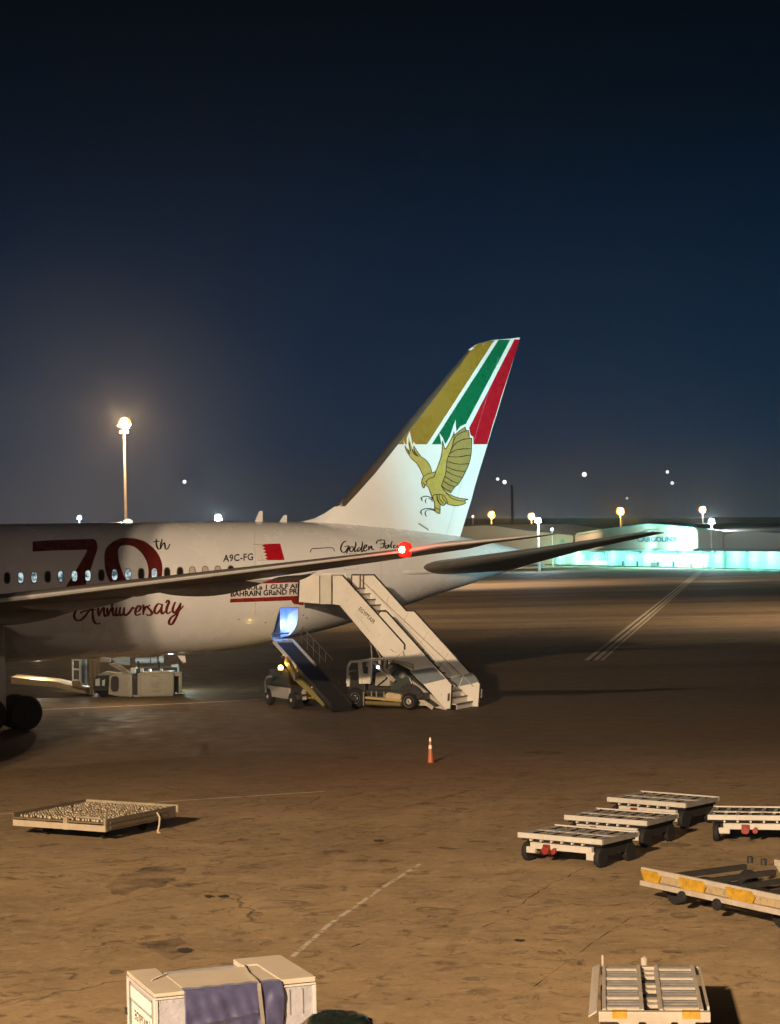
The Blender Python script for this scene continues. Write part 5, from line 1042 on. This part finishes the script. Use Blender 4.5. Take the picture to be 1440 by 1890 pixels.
pxprism(DB, 'wall', [(640, 1010), (640, 961), (858, 959), (858, 957.5), (1145, 956.5), (1460, 954.5), (1460, 1010)], 0, 60, mat('shed_dark', (.045, .035, .03), .8, var=.2, scale=.03), db)
pxprism(DB, 'roof', [(640, 961), (858, 958.5), (858, 957), (1145, 956), (1460, 954), (1460, 956.5), (858, 960)], -.6, 1, ROOFM, db)
CH = atY(946, 957, 780); ch = empty('chimney', (CH.x, 780, 0), 0, 'tall thin dark chimney rising behind the curved hangar', 'chimney')
MB().lathe([(.65, 0), (.55, 14), (.45, atY(946, 898, 780).z), (.5, atY(946, 896, 780).z), (.2, atY(946, 895, 780).z)], n=14).build('stack', mat('stack_dark', (.05, .04, .035), .8), ch)
# ---- flood masts
def mast(px, ytop, D, colr, power, strength, r, label, pole=True, group='floodlight masts on the horizon', polecol=None, pr=.22, poly=None, spread=1):
    p = atY(px, ytop, D); m_ = empty('flood_mast', (p.x, D, 0), 0, label, 'floodlight', group)
    MB().lathe([(pr, 0), (pr * .6, p.z - .3)], n=10).build('pole', polecol or DGALV, m_)
    MB().box((-r * .8, -.15, p.z - .45), (r * .8, .15, p.z - .3)).build('head_frame', DGALV, m_)
    G_ = glow('lamp_%02x%02x%02x_%d' % tuple([int(255 * c) for c in colr] + [int(strength)]), colr, strength)
    n = 2
    for k in range(n):
        x0 = (k - (n - 1) / 2) * r * .7 * spread
        MB().lathe([(0, -.25), (r * .34, -.2), (r * .42, 0), (r * .3, .25), (0, .3)], (x0 * .62, -.3, p.z + (.25 if k % 2 else -.05) * r), axis='y', n=14).build('lamp_head', G_, m_, smooth=True)
    MB().box((-r * .5, -.3, p.z - r * 1.25), (r * .5, 0, p.z - r * .95)).build('lower_lamp', G_, m_) if r > 1.1 and D < 300 else None
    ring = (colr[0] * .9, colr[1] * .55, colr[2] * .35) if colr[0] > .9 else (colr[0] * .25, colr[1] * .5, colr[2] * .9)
    MB().lathe([(0, .0), (r * .78, .0), (r * .78, .12), (0, .14)], (0, .45, p.z), axis='y', n=24).build('reflector', glow('reflector_%d' % int(colr[2] * 100), ring, .75), m_, smooth=True)  # dim glowing disc, paints a halo round the lamp cores
    if power: lamp('mast_lamp', (p.x, D - 1.2, p.z), power, colr, .3 * D / 500)
    return m_
AMB = (1.0, .62, .30); WARM = (1.0, .50, .10); WARMW = (1.0, .76, .46); COOL = (.72, .90, 1.0)
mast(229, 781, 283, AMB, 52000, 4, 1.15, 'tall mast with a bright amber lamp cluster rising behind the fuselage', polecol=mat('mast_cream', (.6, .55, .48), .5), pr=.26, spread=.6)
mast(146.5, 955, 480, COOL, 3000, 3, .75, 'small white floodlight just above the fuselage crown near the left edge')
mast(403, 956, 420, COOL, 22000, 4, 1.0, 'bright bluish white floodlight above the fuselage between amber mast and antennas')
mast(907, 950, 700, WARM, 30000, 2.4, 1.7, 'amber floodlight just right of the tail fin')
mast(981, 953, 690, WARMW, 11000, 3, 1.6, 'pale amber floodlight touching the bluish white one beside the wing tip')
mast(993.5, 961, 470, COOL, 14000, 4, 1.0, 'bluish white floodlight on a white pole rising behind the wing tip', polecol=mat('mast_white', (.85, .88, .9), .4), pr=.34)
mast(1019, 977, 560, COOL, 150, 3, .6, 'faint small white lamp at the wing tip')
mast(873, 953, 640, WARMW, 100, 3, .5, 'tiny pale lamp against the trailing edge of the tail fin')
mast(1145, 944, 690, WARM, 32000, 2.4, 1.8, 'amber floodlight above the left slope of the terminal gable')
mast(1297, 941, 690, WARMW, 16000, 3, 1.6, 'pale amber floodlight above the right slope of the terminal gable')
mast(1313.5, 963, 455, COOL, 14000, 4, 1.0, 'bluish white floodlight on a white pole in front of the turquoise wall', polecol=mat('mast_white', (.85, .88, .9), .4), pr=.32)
# window glass reflections, built as glowing dots on small added craft in the sky
def reflection_dot(px, py, D, r, lab):
    p = atY(px, py, D); a_ = empty('distant_aircraft', p, random.uniform(-.4, .4), lab, 'aircraft', 'aircraft lights low in the night sky')
    MB().lathe([(.1, -7), (.5, -5), (.6, 0), (.5, 4), (.1, 8)], (0, 0, .6), axis='y', n=12).build('body', DARK, a_)  # dark body of the added craft that carries the reflection dot
    MB().prism([(-4, 2, .3), (0, -2, .3), (4, 2, .3), (4, 3, .3), (0, 1, .3), (-4, 3, .3)], (0, 0, .15)).build('wing', DARK, a_)  # dark wing of the added craft that carries the reflection dot
    MB().lathe([(0, -.5), (r, 0), (0, .5)], (0, -15, 0), axis='y', n=12).build('landing_light', glow('landing_light', (.95, .93, .88), 1.6), a_)
for i, (x_, y_, r_) in enumerate(((343, 890, 2.2), (916, 885, 1.8), (929, 890.5, 2.4), (1078, 876.5, 2.8), (1228, 872, 1.8), (1247, 892, 1.9), (1163, 920, 1.2))):
    reflection_dot(x_, y_, 2300, r_, ['tiny white light in the sky between amber mast and fin', 'left of the close pair of lights by the fin', 'right and lower of the close pair of lights by the fin', 'brightest lone sky light above the wing tip', 'upper of the two sky lights at the far right', 'lower of the two sky lights at the far right', 'faint sky light above the amber floodlight'][i])
# ---- terminal lamps
def hlamp(px, py, ly, P, c, r=.4, **k):
    p = HG.px(px, py, ly); w_ = HG.o + HG.x * p.x + HG.y * p.y; w_.z = p.z
    if 'tgt' in k:
        q = HG.px(*k['tgt']); t = HG.o + HG.x * q.x + HG.y * q.y; t.z = q.z; return lamp('terminal_lamp', w_, P, c, r, 'SPOT', t, k.get('size', 100), .7)
    return lamp('terminal_lamp', w_, P, c, r)
TQ = (.22, 1.0, .80)
for x_ in range(950, 1440, 32): hlamp(x_, 1026, -3.2, 2300, TQ, .5)
hlamp(1240, 1006, -10.0, 110000, (.45, 1.0, .93), .5, tgt=(1240, 995, -3), size=120)
hlamp(1205, 1008, -11.0, 42000, (.42, 1.0, .93), .5, tgt=(1195, 990, -3), size=120); hlamp(1170, 1009, -10.0, 22000, (.5, 1.0, .9), .5, tgt=(1160, 995, -3), size=110)
hlamp(1330, 1000, -60, 30000, (1.0, .85, .65), .5, tgt=(1310, 1000, -3), size=60)
p = AR.px(960, 1000, -60); w_ = AR.o + AR.x * p.x + AR.y * p.y; w_.z = 20
lamp('hangar_floodlight', w_, 150000, (1.0, .72, .45), .5, 'SPOT', AR.o + AR.x * AR.px(960, 1000, 0).x + Vector((0, 0, 8)), 110, .6)
# lamps of the far apron
for (x_, y_, P_) in ((-40, 190, 95000), (48, 175, 48000), (10, 330, 90000), (110, 330, 70000), (-90, 330, 70000)):
    lamp('apron_floodlight', (x_, y_, 26), P_ * 1.0, (1.0, .74, .50), .5, 'SPOT', (x_ * .9, y_ + 4, 0), 140, .6)
# ---- unseen block added left of the view, throws the long shade over the left of the fuselage
PR = empty('terminal_pier', (-27.0, 36, 0), 0, 'tall terminal pier standing off to the left of the apron', 'building')
MB().box((0, 0, 0), (10.3, 8, 18)).build('wall', mat('pier_wall', (.38, .33, .27), .7, var=.1, scale=.3), PR)  # body of the added unseen shade block
b = MB()
for k in range(5): b.box((.8 + k * 1.9, -.05, 9), (2.2 + k * 1.9, .0, 12.5))
b.build('window_band', mat('pier_glass', (.03, .035, .04), .1), PR)

# ================================================================== HAZE
hz = MB().box((-1350, -320, -1.0), (1350, 2450, 330)).build('haze'); tag(hz, kind='stuff')
hm = bpy.data.materials.new('haze'); hm.use_nodes = True; hn = hm.node_tree.nodes; hn.clear()
ho = hn.new('ShaderNodeOutputMaterial'); hv = hn.new('ShaderNodeVolumePrincipled'); hv.inputs['Color'].default_value = (.85, .92, .98, 1)
hv.inputs['Density'].default_value = .0001; hv.inputs['Anisotropy'].default_value = .85; hm.node_tree.links.new(hv.outputs[0], ho.inputs['Volume'])
hz.data.materials.append(hm)
